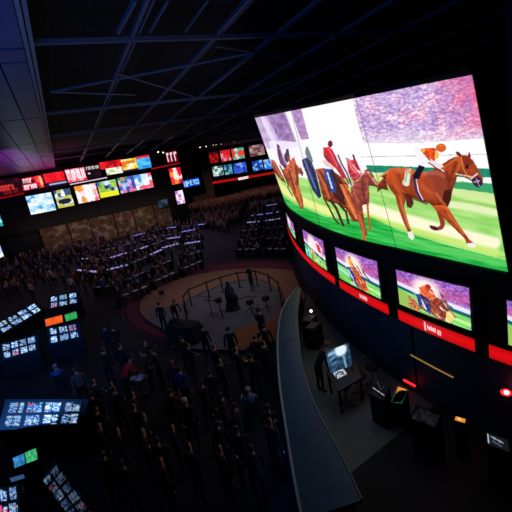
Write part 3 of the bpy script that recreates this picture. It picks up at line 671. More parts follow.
# far board
YF=108.
a=ony(204,150,YF); c_=ony(300,140,YF)
wallbox('trim_241',((a[0]+c_[0])/2,YF+.8,10),(c_[0]-a[0],1,11.5),mat('black_fascia',(14,10,13),.6))
G4='screens on the far video board'
FB=[(((208.5,153),(217.5,151.5),(219,162),(210,163.5)),[(150,14,18),(200,24,28),(90,8,12)],'dark red screen at the left of the upper row on the far board'),
 (((220,151),(229.5,149),(231,160),(221.5,162)),[(235,60,80),(245,150,160),(220,30,40)],'pink-red screen, second in the upper row on the far board'),
 (((231,149),(243,147),(245,158),(233,160)),[(90,170,150),(235,70,50),(240,210,60),(210,230,220)],'multicoloured green and red screen in the upper row on the far board'),
 (((248.5,146),(262,143.5),(266,154),(250.5,157)),[(150,120,120),(110,60,80),(180,160,150),(130,40,50)],'muted mauve screen at the right of the upper row on the far board'),
 (((211.5,167),(222,165.5),(224,175),(214,176.5)),[(190,225,215),(230,245,240),(60,110,110)],'pale green screen at the left of the lower row on the far board'),
 (((223.5,165.5),(231,164),(233,173.5),(225.5,175)),[(60,150,170),(120,200,205),(30,80,110)],'teal screen, second in the lower row on the far board'),
 (((232.5,164),(245.5,162),(247,172),(234.5,173.5)),[(50,90,220),(120,160,245),(30,60,170)],'deep blue screen, third in the lower row on the far board'),
 (((251.5,161.5),(261.5,160),(263.5,169.5),(253.5,171)),[(40,100,220),(130,190,250),(20,60,160)],'bright blue screen, fourth in the lower row on the far board'),
 (((263,160),(272,158.5),(275,168),(265,169.5)),[(50,120,230),(150,200,250),(30,70,180)],'bright blue screen at the right of the lower row, beside the giant screen')]
for i,(q,pal,lab) in enumerate(FB): board_screen('wall_screen',q,YF,cells(pal,4,4,91+i,bright=.9),lab,'screen',G4,nu=16,nv=14)
line((212,183),(300,168.5),YF+.25,.42,mat('red_ledge',(220,20,30),.4,emit=(190,22,16),es=.75),'red light line running under the far board')
board_screen('wall_screen',((238,177.8),(248,176),(248.5,178.4),(238.6,180.2)),YF-.6,cells([(250,240,240),(230,200,200)],5,1,97),'small white lettered sign on the red line of the far board','sign',nu=12,nv=4)
# tiny spotlights near the ceiling over the far board
SPT=mat('spot_glow',(255,240,220),.4,emit=(255,236,215),es=1.6)
sps=[(158,151.5),(163,152),(200,147),(206,146),(213,144.5),(216,144),(221,143.5),(234,141),(237,140),(246,138.5),(249,138)]
for i,(x,y) in enumerate(sps):
    p=ony(x,y,69.0 if x<170 else 96); r=.16 if x<170 else .22
    t=thing('spotlight',p,'tiny white spotlight hanging under the ceiling above the boards','spotlight','tiny ceiling spotlights above the boards')
    MB().lathe(p,[(r*.6,.5),(r,.1),(r,0)],10).build('lamp_body',BLACK,t); MB().tube([p+[0,0,.45],(p[0],p[1],CZ+1.3)],.05,6).build('stem',BLACK,t); MB().lathe(p-np.array([0,0,.2]),[(r*.5,0),(r,.08),(r*.9,.2)],10).build('bulb',SPT,t)
# ================================================================== ROUND STAGE
def ell(c,a,b_,rot,n=72,sc=1.):
    P=[]
    for k_ in range(n):
        q=2*math.pi*k_/n; x=a*sc*math.cos(q); y=b_*sc*math.sin(q)
        P.append((c[0]+x*math.cos(rot)-y*math.sin(rot),c[1]+x*math.sin(rot)+y*math.cos(rot)))
    return P
Gc=lambda y: float(np.interp(y,[4,6.1,7.5,9.1,12,14,16.5,20,26],[1.95,2.75,3.42,4.2,5.8,7.2,9.75,12.0,15.2]))  # outer edge of the booth counter
clipx=lambda P,d=.25:[(min(x,Gc(y)-d if y<16.5 else float(F(y))-d-.15),y) for x,y in P]
MAR=mat('maroon_carpet',(90,22,50),.9,noise=.12,scale=3); TAN=mat('tan_carpet',(128,90,78),.9,noise=.1,scale=2); GREY=mat('grey_stage_floor',(82,86,104),.75,noise=.1,scale=1); ORG=mat('orange_carpet',(138,78,48),.9,noise=.1,scale=2)
st=thing('round_stage',(7.8,21.5,0),'low oval stage with maroon border, tan ring and grey centre, mid hall','stage')
MB().prism(clipx(ell((8.0,22.8),6.25,9.76,.12)),0.0,.02).build('border_carpet',MAR,st)
for sc_ in (1.13,1.2):
    P=clipx(ell((7.8,21.8),5.1,7.9,.25,sc=sc_)); b_=MB().tube([(x,y,.025) for x,y in P],.03,4,closed=True); b_.build('border_line',mat('maroon_line',(130,50,80),.8),st)
MB().prism(clipx(ell((7.75,21.49),5.02,7.65,.28)),0.02,.14).build('tan_ring',TAN,st)
# grey centre: region from the rail down to the near edge
gp=[(166,331),(150,322),(149,314),(158,306),(176,308),(186,299),(207,290),(221,284),(238,279.5),(255,278),(268,282),(278,291),(281,304),(272,318),(262,330),(250,337),(246,350),(232,350),(195,349),(180,346)]
P=[onz(x,y,.145)[:2] for x,y in gp]; MB().prism(P,.14,.15).build('grey_floor',GREY,st)
P=[onz(x,y,.155)[:2] for x,y in ((236,330),(262,321),(284,322),(287,336),(262,345.5),(235,349))]; MB().prism(clipx(P,.3),.15,.165).build('orange_carpet',ORG,st)
# curved barrier
rp=[(184,306),(183,297),(188,290),(206,282.5),(220,277.5),(237,273),(255,271),(268,275.5),(278,283),(282,294),(282,304)]
RP=[onz(x,y,1.15) for x,y in rp]
rt=thing('curved_barrier',(RP[5][0],RP[5][1],.15),'waist-high curved metal barrier running around the back of the round stage','barrier')
RM=mat('barrier_metal',(46,44,46),.45,.5)
MB().tube([p for p in RP],.05,8).build('top_rail',RM,rt)
MB().tube([(p[0],p[1],.62) for p in RP],.022,6).build('middle_rail',RM,rt)
for p in RP:
    MB().tube([(p[0],p[1],.15),(p[0],p[1],1.25)],.045,8).lathe((p[0],p[1],.15),[(.12,0),(.12,.02),(.04,.03)],10).build('post',RM,rt)
# ================================================================== PEOPLE
SKIN=mat('skin',(196,140,112),.6); HAIR=mat('dark_hair',(30,22,18),.6); SHIRT=mat('cloth_top',(60,60,70),.85,objcol=True,noise=.2,scale=9)
TROU=mat('dark_trousers',(14,14,18),.85); SHOE=mat('dark_shoes',(14,12,12),.5)
PM=[SKIN,SHIRT,TROU,SHOE,HAIR]
def pose(kind):
    N={'pel':((0,0,.95),(.15,.105)),'wai':((0,0,1.08),(.125,.09)),'che':((0,0,1.31),(.155,.1)),'nec':((0,0,1.47),(.055,.055)),
       'he1':((0,-.02,1.565),(.068,.075)),'he2':((0,-.01,1.65),(.075,.09)),'he3':((0,0,1.715),(.055,.065))}
    def arm(s,el,wr,ha):
        N['sh%d'%s]=((.175*s,0,1.41),(.058,.058)); N['el%d'%s]=((el[0]*s,el[1],el[2]),(.043,.043)); N['wr%d'%s]=((wr[0]*s,wr[1],wr[2]),(.028,.028)); N['ha%d'%s]=((ha[0]*s,ha[1],ha[2]),(.036,.02))
    def leg(s,kn,an,to):
        N['hi%d'%s]=((.095*s,0,.88),(.085,.085)); N['kn%d'%s]=((kn[0]*s,kn[1],kn[2]),(.058,.058)); N['an%d'%s]=((an[0]*s,an[1],an[2]),(.04,.04)); N['to%d'%s]=((to[0]*s,to[1],to[2]),(.04,.032))
    dn=((.235,.03,1.13),(.25,-.05,.89),(.25,-.08,.8)); fw=((.225,-.02,1.12),(.14,-.25,1.1),(.09,-.33,1.12)); up=((.24,-.12,1.2),(.2,-.34,1.28),(.18,-.42,1.32))
    st_=((.105,-.01,.5),(.11,.03,.085),(.12,-.12,.035))
    if kind=='stand': arm(1,*dn);arm(-1,*dn);leg(1,*st_);leg(-1,*st_)
    elif kind=='fold': arm(1,*fw);arm(-1,*fw);leg(1,*st_);leg(-1,*st_)
    elif kind=='phone': arm(1,*up);arm(-1,*dn);leg(1,*st_);leg(-1,*st_)
    elif kind=='walk':
        arm(1,(.235,-.1,1.14),(.22,-.28,1.0),(.2,-.35,.98)); arm(-1,(.235,.12,1.14),(.24,.12,.9),(.24,.1,.82))
        leg(1,(.1,-.2,.52),(.1,-.2,.1),(.11,-.34,.05)); leg(-1,(.1,.06,.5),(.1,.33,.16),(.1,.24,.05))
    elif kind in('sit','lean'):
        arm(1,(.24,-.12,1.2),(.17,-.34,1.25),(.12,-.42,1.26)); arm(-1,(.24,-.12,1.2),(.17,-.34,1.25),(.12,-.42,1.26))
        leg(1,(.12,-.43,.9),(.12,-.42,.52),(.12,-.56,.48)); leg(-1,(.12,-.43,.9),(.12,-.42,.52),(.12,-.56,.48))
    if kind=='sit': N={k_:((p[0],p[1]-.0,p[2]-.42 if not(k_[:2] in('an','to','kn')) else p[2]-.42-(.02 if k_[:2]!='kn' else 0)),r) for k_,(p,r) in N.items()}
    if kind=='lean':
        arm(1,(.24,-.45,1.05),(.2,-.62,.86),(.17,-.7,.8)); arm(-1,(.24,-.45,1.05),(.2,-.62,.86),(.17,-.7,.8)); leg(1,*st_);leg(-1,*st_)
        for k_,dy,dz in (('wai',-.06,0),('che',-.26,-.07),('nec',-.4,-.16),('he1',-.48,-.15),('he2',-.52,-.1),('he3',-.53,-.05),('sh1',-.34,-.13),('sh-1',-.34,-.13)):
            p,r=N[k_]; N[k_]=((p[0],p[1]+dy,p[2]+dz),r)
    E_=[('pel','wai'),('wai','che'),('che','nec'),('nec','he1'),('he1','he2'),('he2','he3')]
    for s in (1,-1): E_+=[('che','sh%d'%s),('sh%d'%s,'el%d'%s),('el%d'%s,'wr%d'%s),('wr%d'%s,'ha%d'%s),('pel','hi%d'%s),('hi%d'%s,'kn%d'%s),('kn%d'%s,'an%d'%s),('an%d'%s,'to%d'%s)]
    return N,E_
def seg_mat(a,b_):
    k_=a[:2]+b_[:2]
    return {'pewa':1,'wach':1,'chne':1,'nehe':0,'hehe':0,'chsh':1,'shel':1,'elwr':1,'wrha':0,'pehi':2,'hikn':2,'knan':2,'anto':3}[k_]
def body_mesh(kind,sub,fine=False):
    N,E_=pose(kind); keys=list(N); me=bpy.data.meshes.new('body'); me.from_pydata([N[k_][0] for k_ in keys],[(keys.index(a),keys.index(b_)) for a,b_ in E_],[])
    o=bpy.data.objects.new('body_tmp',me); C.objects.link(o)
    md=o.modifiers.new('s','SKIN'); md.use_smooth_shade=True
    for i,k_ in enumerate(keys): me.skin_vertices[0].data[i].radius=N[k_][1]; me.skin_vertices[0].data[i].use_root=(i==0)
    if sub: o.modifiers.new('u','SUBSURF').levels=sub
    dg=bpy.context.evaluated_depsgraph_get(); out=bpy.data.meshes.new_from_object(o.evaluated_get(dg))
    bpy.data.objects.remove(o); out.materials.clear()
    for m in PM: out.materials.append(m)
    segs=[(np.array(N[a][0]),np.array(N[b_][0]),seg_mat(a,b_),a,b_) for a,b_ in E_]
    hc=np.array(N['he2'][0])
    def near(c):
        best=9;bm_=1
        for a,b_,m_,ka,kb in segs:
            t=np.clip((c-a)@(b_-a)/((b_-a)@(b_-a)),0,1); d=np.linalg.norm(c-a-t*(b_-a))
            if d<best: best=d;bm_=m_
        return bm_
    for p in out.polygons:
        c=np.array(p.center); m_=near(c)
        if m_==0 and c[2]>hc[2]-.09 and (c[1]>hc[1]+.0 or c[2]>hc[2]+.045) and np.linalg.norm(c-hc)<.2: m_=4
        p.material_index=m_; p.use_smooth=True
    if fine:                                     # fingers, nose, ears, eyes joined into the same mesh
        b_=MB()
        for s in (1,-1):
            h=np.array(N['ha%d'%s][0]); w_=np.array(N['wr%d'%s][0]); d=nz(h-w_); side=nz(np.cross(d,[1,0,.01])) if abs(d[0])<.9 else np.array([0,0,1.])
            cu=nz(np.cross(side,d))
            for j,(off,L) in enumerate(((-.03,.062),(-.01,.075),(.01,.07),(.03,.055))):
                a=h+side*off; b_.tube([a,a+d*L*.55+cu*.004,a+d*L*.85+cu*.022,a+d*L*.9+cu*.04],[.0095,.009,.008,.006],6)
            a=w_+(h-w_)*.35-side*.028; b_.tube([a,a-side*.03+d*.02,a-side*.035+d*.05+cu*.012],[.011,.01,.007],6)
        x,y,z=hc
        b_.add([(x,y-.125,z-.03),(x-.014,y-.088,z-.035),(x+.014,y-.088,z-.035),(x,y-.088,z+.02)],[(0,2,1),(0,1,3),(0,3,2),(1,2,3)])
        for s in (1,-1): b_.lathe((x+s*.078,y,z-.03),[(.008,0),(.016,.012),(.018,.03),(.01,.045)],8,sx=.6)
        for s in (1,-1): b_.lathe((x+s*.03,y-.088,z-.004),[(.004,0),(.009,.005),(.004,.011)],6,mi=4)
        b_.box((x,y-.088,z-.062),(.045,.012,.008),mi=4)
        bm=bmesh.new(); bm.from_mesh(out); 
        vs=[bm.verts.new(v_) for v_ in b_.v]
        for q,mi_ in zip(b_.f,b_.mi):
            try: f_=bm.faces.new([vs[i] for i in q]); f_.material_index=mi_
            except ValueError: pass
        bm.to_mesh(out); bm.free()
    out['head']=[float(q) for q in hc]
    return out
KINDS=('stand','fold','phone','walk','sit','lean')
BODY={k_:body_mesh(k_,1) for k_ in KINDS}; FINE={k_:body_mesh(k_,2,True) for k_ in KINDS}; LOW={k_:body_mesh(k_,0) for k_ in ('stand','fold','sit')}
def hairmesh(hc,style):
    x,y,z=hc; b_=MB(); pr=[(.088,-.03),(.093,0),(.09,.04),(.07,.075),(.03,.093),(.004,.096)]
    if style=='long': pr=[(.06,-.17),(.085,-.12),(.095,-.05)]+pr[1:]
    b_.lathe((x,y+.022,z),pr,14,sy=1.0); return b_
def person(kind,x,y,col,rz,label=None,group=None,fine=False,hair=None,hcol=None,scale=1.,z=0.,cat='person'):
    o=bpy.data.objects.new('person',(FINE if fine else BODY)[kind]); C.objects.link(o)
    o.location=(x,y,z); o.rotation_euler=(0,0,rz); o.scale=(scale,)*3; o.color=(*lin(col),1)
    tag(o,label,cat,group)
    if fine:
        hm=mat('hair_%d_%d_%d'%tuple(hcol or (30,22,18)),hcol or (30,22,18),.6)
        hairmesh(FINE[kind]['head'],hair or 'short').build('hair',hm,o,local=True,smooth=True)
    return o
def face(x,y,tx,ty): return math.atan2(tx-x,-(ty-y))      # front is -Y
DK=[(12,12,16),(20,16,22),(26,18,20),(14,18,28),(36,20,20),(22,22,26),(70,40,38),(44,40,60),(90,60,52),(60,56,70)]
CR=DK+[(120,80,66),(150,120,110),(120,50,50),(90,80,120),(170,150,150),(60,70,100)]
SC_=(7.8,21.5)
# people on and around the stage
def at(px,py,z=0.): return onz(px,py,z)
def P_(kind,px,py,col,tgt,label,zz=0.,**k_):
    p=at(px,py,zz); t=at(*tgt) if len(tgt)==2 else tgt
    return person(kind,p[0],p[1],col,face(p[0],p[1],t[0],t[1]),label,fine=True,z=zz,**k_)
P_('stand',166,333,(24,20,24),(178,322),'person in dark clothes standing at the left end of the black draped table',.14)
P_('lean',178,326,(36,16,18),(185,335),'person in a dark red top bending over the black draped table on the stage',.14,hcol=(60,20,18))
P_('fold',253,291,(22,20,24),(240,300),'person in black with pale hands standing at the barrier at the back of the stage',.14)
P_('walk',266,349,(20,20,24),(285,335),'person in black walking over the orange carpet towards the booth',.17,scale=1.08)
P_('stand',113,358,(26,30,36),(118,350),'left person of the dark pair talking on the floor left of the stage')
P_('fold',122,359,(18,18,22),(114,352),'right person of the dark pair talking on the floor left of the stage')
P_('phone',210,362,(56,22,22),(225,330),'person in a dark red top watching from the near edge of the stage')
P_('stand',236,366,(20,16,20),(225,330),'person in black standing at the near edge of the stage below the orange carpet')
# black draped table, armchair statue, props on the stage
CL=mat('black_cloth',(16,16,19),.9,noise=.15,scale=6)
p0=at(166,342,.15); p1=at(194,346,.15); d=nz((p1-p0)*[1,1,0]); n_=np.array([-d[1],d[0],0]); L=np.linalg.norm((p1-p0)[:2])
t=thing('draped_table',(p0+p1)/2+n_*.45,'table under a floor-length black cloth at the left of the stage','table')
c=np.array(t.location)[:2]; rz=math.atan2(d[1],d[0]); b_=MB(); prof=[]
for k_ in range(64):                            # cloth outline with soft folds
    q=2*math.pi*k_/64; e_=lambda v_:np.sign(v_)*abs(v_)**.35; r=1+.03*math.sin(k_*2.4)
    x=L/2*e_(math.cos(q)); y=.42*e_(math.sin(q)); prof.append((x,y,r))
R2=lambda x,y:(c[0]+x*math.cos(rz)-y*math.sin(rz),c[1]+x*math.sin(rz)+y*math.cos(rz))
V=[(*R2(x*r*1.03,y*r*1.06),.15) for x,y,r in prof]+[(*R2(x,y),1.0) for x,y,r in prof]
b_.add(V,[(i,(i+1)%64,(i+1)%64+64,i+64) for i in range(64)]+[tuple(range(64,128))]); b_.build('cloth',CL,t,smooth=False)
q=R2(.1,.05); bevel(MB().box((q[0],q[1],1.03),(.5,.34,.06),rz).build('mixer_deck',DARKGREY,t),.01)
q=R2(-.55,.0); bevel(MB().box((q[0],q[1],1.1),(.3,.24,.2),rz).build('small_case',BLACK,t),.01)
p=at(233,309,.15); t=thing('draped_statue',p,'dark draped statue on a round base in the middle of the stage','statue')
SD=mat('dark_bronze',(30,28,32),.5,.3)
MB().lathe(p,[(.42,0),(.42,.1),(.36,.16),(.33,.45)],20).build('plinth',SD,t)
b_=MB().lathe(p+[0,0,.5],[(.3,0),(.34,.25),(.3,.5),(.26,.75),(.13,.9),(.1,.97),(.12,1.06),(.03,1.17)],14,sx=.9,sy=.8); b_.build('figure',SD,t,smooth=True)
MB().lathe(p+[.12,-.2,.45],[(.2,0),(.24,.25),(.12,.5),(.03,.6)],12).build('kneeling_figure',SD,t,smooth=True)
def stand(px,py,h,label,name,kind=0):
    p=at(px,py,.15); t=thing(name,p,label,'stand')
    MB().tube([p+[0,0,.02],p+[0,0,h]],.025,8).build('pole',RM,t)
    for k_ in range(3):
        q=k_*2.094+.4; MB().tube([p+[0,0,.35],p+[.38*math.cos(q),.38*math.sin(q),.03]],.018,6).build('leg',RM,t)
    if kind==0: MB().tube([p+[-.05,0,h],p+[-.45,.1,h+.25],p+[-.7,.1,h+.15]],.02,6).build('boom_arm',RM,t)
    else: bevel(MB().box(p+[0,0,h+.12],(.34,.22,.26)).build('lamp_head',BLACK,t),.02)
stand(213,318,1.2,'thin microphone stand with a boom arm on the grey floor left of the statue','microphone_stand')
stand(222,316,.8,'short tripod light beside the microphone stand on the grey floor','tripod_light',1)
stand(252,313,.5,'small floor light right of the statue on the grey floor','floor_light',1)
stand(268,311,.6,'small floor light at the right end of the grey floor by the barrier','floor_light',1)
stand(163,299,.35,'tiny black lamp on the tan carpet at the upper left of the stage','floor_light',1)
for a,b_,lb in (((204,300),(221,303),'left'),((238,299),(256,297),'right')):
    pp=[at(*a,.16),(at(*a,.16)+at(*b_,.16))/2+[0.1,.15,0],at(*b_,.16)]; o=MB().tube(pp,.03,6).build('floor_cable',BLACK); tag(o,'dark cable lying on the grey stage floor %s of the statue'%lb,'cable')
p=at(186,320,.15)
# ================================================================== BOOTH: curved counter and what stands inside
CNT=mat('counter_top',(36,76,108),.3,.1,noise=.12,scale=2); CNS=mat('counter_side',(20,30,46),.5)
opx=[(297,287),(287,300),(280,315),(277,340),(278,365),(280,390),(286,430),(294,480),(302,520)]
ipx=[(301,289),(299,303),(297,316),(299,340),(302,365),(310,395),(324,424),(345,462),(362,500)]
OP=[onz(*q,1.05) for q in opx]; IP=[onz(*q,1.05) for q in ipx]
def rs(L_,n=40):
    L_=np.array(L_); return np.stack([np.interp(np.linspace(0,len(L_)-1,n),np.arange(len(L_)),L_[:,q]) for q in range(3)],-1)
OP=rs(OP);IP=rs(IP)
for a in (OP,IP):
    for _ in range(3): a[1:-1]=(a[:-2]+2*a[1:-1]+a[2:])/4
def band(A_,B_,z0,z1):
    b_=MB();V=[]
    for a,c2 in zip(A_,B_): V+=[(a[0],a[1],z0),(c2[0],c2[1],z0),(c2[0],c2[1],z1),(a[0],a[1],z1)]
    n_=len(A_); Fc=[(3,2,1,0),tuple((n_-1)*4+q for q in range(4))]
    for i in range(n_-1):
        for q in range(4): x=i*4+q;y=i*4+(q+1)%4;Fc.append((x,y,y+4,x+4))
    return b_.add(V,Fc)
t=thing('curved_counter',OP[18]*[1,1,0],'long curved blue-grey counter sweeping around the booth at the foot of the drum wall','counter')
band(OP,IP,.98,1.05).build('counter_top',CNT,t); 
In=IP+(OP-IP)*.12; Ou=OP+(IP-OP)*.08; band(Ou,In,0,.98).build('counter_body',CNS,t)
MB().tube([p*[1,1,0]+[0,0,1.06] for p in OP],.035,6).build('rim_trim',mat('pale_rim',(150,175,190),.4,.0),t)
MB().tube([p*[1,1,0]+[0,0,1.06] for p in IP],.022,6).build('inner_trim',mat('pale_rim2',(110,130,145),.4,.0),t)
led=[OP[i]+(OP[i]-IP[i])*[.02,.02,0] for i in range(24,40)]
band(led,[q+(IP[24+i]-q)*.03 for i,q in enumerate(led)],.62,.86).build('led_strip',mat('blue_led_strip',(80,140,255),.3,emit=(90,140,255),es=.9),t)
LT=mat('counter_seam',(130,150,160),.35,.5)
for a,b_ in (((283,342),(299,338)),((285,300),(295,297)),((279,365),(284,364)),((281,316),(284,317))):
    MB().tube([onz(*a,1.062),onz(*b_,1.062)],.012,5).build('seam_line',LT,t)
struct('trim_300',[(*IP[i][:2],.015) for i in range(33)]+[(float(F(y))-.15,y,.015) for y in np.linspace(6.7,17.5,40)],[tuple(range(33))+tuple(range(33,73))] ,mat('booth_floor',(92,102,108),.7,noise=.15,scale=1.5))
# bright workstation
SCRN=glow('workstation_glow',1.0)
def ws_paint(u,v,P):
    g=Pic(u*100,v*60,(36,66,92)); n=g.noise(6,3); g.c*=(1+.5*n)[:,None]
    g.oval(62,10,20,12,(225,245,255),1,.6); g.stroke([(12,12),(30,10)],6,(150,200,220),.9,3); g.stroke([(14,26),(34,22)],4,(110,170,200),.8,2); g.stroke([(20,40),(34,36)],4,(90,150,190),.8,2); g.stroke([(70,30),(74,56)],5,(140,190,230),.8,3)
    return g.c
def desk_unit(label):
    pass
wb=at(345,378,0)
t=thing('workstation',wb,'bright glowing booth workstation with a wide lit screen and a white work surface','workstation')
q=[onz(325,352,1.75),onz(349,343,1.75),onz(352,366,1.1),onz(330,373,1.1)]
grid('display',*q,40,28,ws_paint,SCRN,t)
nn=nz(np.cross(q[1]-q[0],q[3]-q[0])); nn=nn if nn@(O-q[0])>0 else -nn
MB().hexa([q[3]-nn*.02,q[2]-nn*.02,q[2]-nn*.14,q[3]-nn*.14],[q[0]-nn*.02,q[1]-nn*.02,q[1]-nn*.14,q[0]-nn*.14]).build('screen_case',FRAME,t)
dq=[onz(*s,.86) for s in ((326,372),(354,362),(362,378),(338,392))]
MB().prism([p[:2] for p in dq],.82,.88).build('desk_top',DARKGREY,t)
for p in dq: MB().box((p[0]*.9+wb[0]*.1,p[1]*.9+wb[1]*.1,.41),(.06,.06,.82)).build('leg',FRAME,t)
pq=[onz(*s,.9) for s in ((333,373),(343,368),(347,374),(337,379))]
def wp(u,v,P):
    g=Pic(u*50,v*30,(200,215,235)); g.c*=(1+.25*g.noise(5,8))[:,None]; g.stroke([(8,8),(20,16)],4,(90,110,140)); g.stroke([(26,20),(40,12)],4,(100,110,130)); return g.c
grid('light_pad',*pq,16,12,wp,glow('pad_glow',.7),t)
l=bpy.data.lights.new('workstation_lamp','POINT'); l.energy=5; l.color=(.75,.9,1); l.shadow_soft_size=.15; lo=bpy.data.objects.new('workstation_lamp',l); C.objects.link(lo); lo.location=onz(340,350,2.0)
p=onz(340,350,2.12); 
P_('lean',322,392,(22,20,26),(342,380),'person with light brown hair leaning over the bright workstation in the booth',0.,hcol=(120,84,62))
def stool(px,py,label):
    p=at(px,py,0); t=thing('swivel_stool',p,label,'stool','swivel stools in the booth')
    MB().lathe(p,[(.19,.6),(.21,.63),(.21,.68),(.17,.71)],18).build('seat',CL,t); MB().lathe(p,[(.03,.06),(.03,.6)],10).build('column',STEEL,t)
    for k_ in range(5):
        a=k_*1.2566; MB().tube([p+[0,0,.08],p+[.3*math.cos(a),.3*math.sin(a),.05]],.022,6).build('leg',STEEL,t)
    MB().tube([p+[.2*math.cos(a),.2*math.sin(a),z_] for a,z_ in ((0.4,.7),(.9,1.0),(1.6,1.02),(2.3,1.0),(2.8,.7))],.02,6).build('back_frame',STEEL,t)
stool(362,394,'swivel stool right of the bright workstation'); stool(347,404,'swivel stool in front of the bright workstation'); stool(374,385,'swivel stool between the workstation and the control console')
t=thing('control_console',at(378,402),'black control console with a pale edge strip beside the small orange and green screen','console')
q=[onz(374,378,1.25),onz(390,386,1.25),onz(384,402,.9),onz(369,394,.9)]
b_=MB().hexa([(*p[:2],0) for p in (q[3],q[2],q[1],q[0])],[q[3],q[2],q[1],q[0]]); b_.build('cabinet',FRAME,t)
def cp(u,v,P):
    g=Pic(u*40,v*30,(14,14,18)); g.stroke([(4,17),(36,20)],1.6,(190,180,190)); g.stroke([(10,4),(22,12)],1.2,(80,80,90)); g.stroke([(30,6),(24,14)],1,(70,70,80)); g.stroke([(8,24),(30,27)],.8,(60,60,80)); return g.c
grid('display',*[p+[0,0,.01] for p in q],40,30,cp,glow('console_glow',.7),t)
t=thing('small_colour_screen',at(399,402),'small orange and green lit screen on a stand at the foot of the drum wall','screen')
q=[onz(397,386,1.2),onz(408,390,1.2),onz(402,404,.8),onz(391,402,.8)]
def op(u,v,P):
    g=Pic(u*40,v*40,(30,60,50)); g.poly([(4,0),(36,0),(36,14),(6,18)],(235,140,50),1,.3,3,4); g.stroke([(14,20),(24,26)],4,(220,250,240)); g.stroke([(30,18),(26,30)],3,(70,190,120)); g.stroke([(8,30),(20,38)],3,(60,150,110)); return g.c
grid('display',*q,24,24,op,glow('cs_glow',.9),t)
MB().hexa([(*p[:2],0) for p in (q[3],q[2],q[1],q[0])],[p-[0,0,.012] for p in (q[3],q[2],q[1],q[0])]).build('cabinet',FRAME,t)
# things further down at the right
def slab_screen(name,quadpx,zb,paint,label,cat,tilt=30,case=FRAME,nu=30,nv=20,group=None,mm=None):
    """a display panel leaning back on a floor cabinet; zb is the height of its lower edge"""
    bl=onz(*quadpx[3],zb); br=onz(*quadpx[2],zb); e=nz(br-bl); away=nz(np.array([-e[1],e[0],0.]))
    if away@((bl+br)/2-O)<0: away=-away
    a=math.radians(tilt); up=away*math.sin(a)+np.array([0,0,math.cos(a)]); nrm_=np.cross(e,up); nrm_=nz(nrm_)
    if nrm_@(O-bl)<0: nrm_=-nrm_
    tl=onplane(*quadpx[0],bl,nrm_); tr=onplane(*quadpx[1],bl,nrm_); q=[tl,tr,br,bl]; c=sum(q)/4
    t=thing(name,(c[0],c[1],0),label,cat,group)
    cx=[c+(p-c)*1.14 for p in q]
    k_=MB().hexa([(cx[3][0],cx[3][1],0),(cx[2][0],cx[2][1],0),(cx[1][0],cx[1][1],0),(cx[0][0],cx[0][1],0)],[cx[3],cx[2],cx[1],cx[0]]).build('cabinet',case,t)
    grid('display',*[p+nrm_*.02 for p in q],nu,nv,paint,mm or glow('desk_display_glow',1.0),t)
    MB().hexa([cx[3]+nrm_*.001,cx[2]+nrm_*.001,q[2]+nrm_*.001,q[3]+nrm_*.001],[cx[3]+nrm_*.03,cx[2]+nrm_*.03,q[2]+nrm_*.03,q[3]+nrm_*.03]).build('lower_bezel',case,t)
    return t
def mp(u,v,P):
    g=Pic(u*40,v*24,(22,24,30)); g.stroke([(2,3),(2,20)],2,(200,210,220)); g.stroke([(8,6),(30,10)],3,(150,160,170)); g.stroke([(10,14),(26,18)],2,(90,100,120)); return g.c
slab_screen('desk_monitor',((487,432),(508,440),(510,452),(488,444)),1.0,mp,'small grey-lit monitor low at the right edge of the view','monitor',nu=20,nv=12)
def om(u,v,P):
    g=Pic(u*20,v*10,(230,140,40)); g.stroke([(6,4),(12,5)],2,(255,240,200)); return g.c
slab_screen('indicator_box',((456,416),(466,419),(465,423),(455,420)),1.0,om,'tiny orange-lit box near the foot of the dark wall at lower right','indicator',nu=10,nv=6)
slab_screen('equipment_rack',((417,406),(440,416),(436,428),(412,418)),1.0,lambda u,v,P: Pic(u*40,v*20,(20,20,22)).c*(1+.8*Pic(u*40,v*20,(0,0,0)).noise(4,3))[:,None],'dark equipment rack with faint detail right of the small colour screen','rack',nu=20,nv=14)
p=at(311,311,1.0); t=thing('globe_lamp',(p[0],p[1],0),'small white globe lamp on a thin pole behind the counter','lamp')
MB().lathe((p[0],p[1],.93),[(.01,0),(.05,.03),(.065,.07),(.05,.11),(.01,.14)],12).build('globe',mat('globe_glow',(255,255,250),.3,emit=(255,255,245),es=2.5),t); MB().tube([(p[0],p[1],0),(p[0],p[1],.93)],.015,6).build('pole',STEEL,t); MB().lathe((p[0],p[1],0),[(.14,0),(.14,.02),(.02,.04)],12).build('base',FRAME,t)
# seats and gear on the upper booth floor
for i,(x,y) in enumerate(((312,338),(316,346))):
    p=at(x,y,0); t=thing('equipment_case',p,'dark equipment case on the booth floor near the drum wall, %s one'%('farther','nearer')[i],'case')
    bevel(MB().box(p+[0,0,.45],(.7,.5,.9),.5).build('case_body',BLACK,t),.03)
    MB().box(p+[0,0,.92],(.6,.4,.05),.5).build('lid',DARKGREY,t); MB().tube([p+[-.25,-.28,.6],p+[.1,-.42,.6]],.015,6).build('handle',STEEL,t)
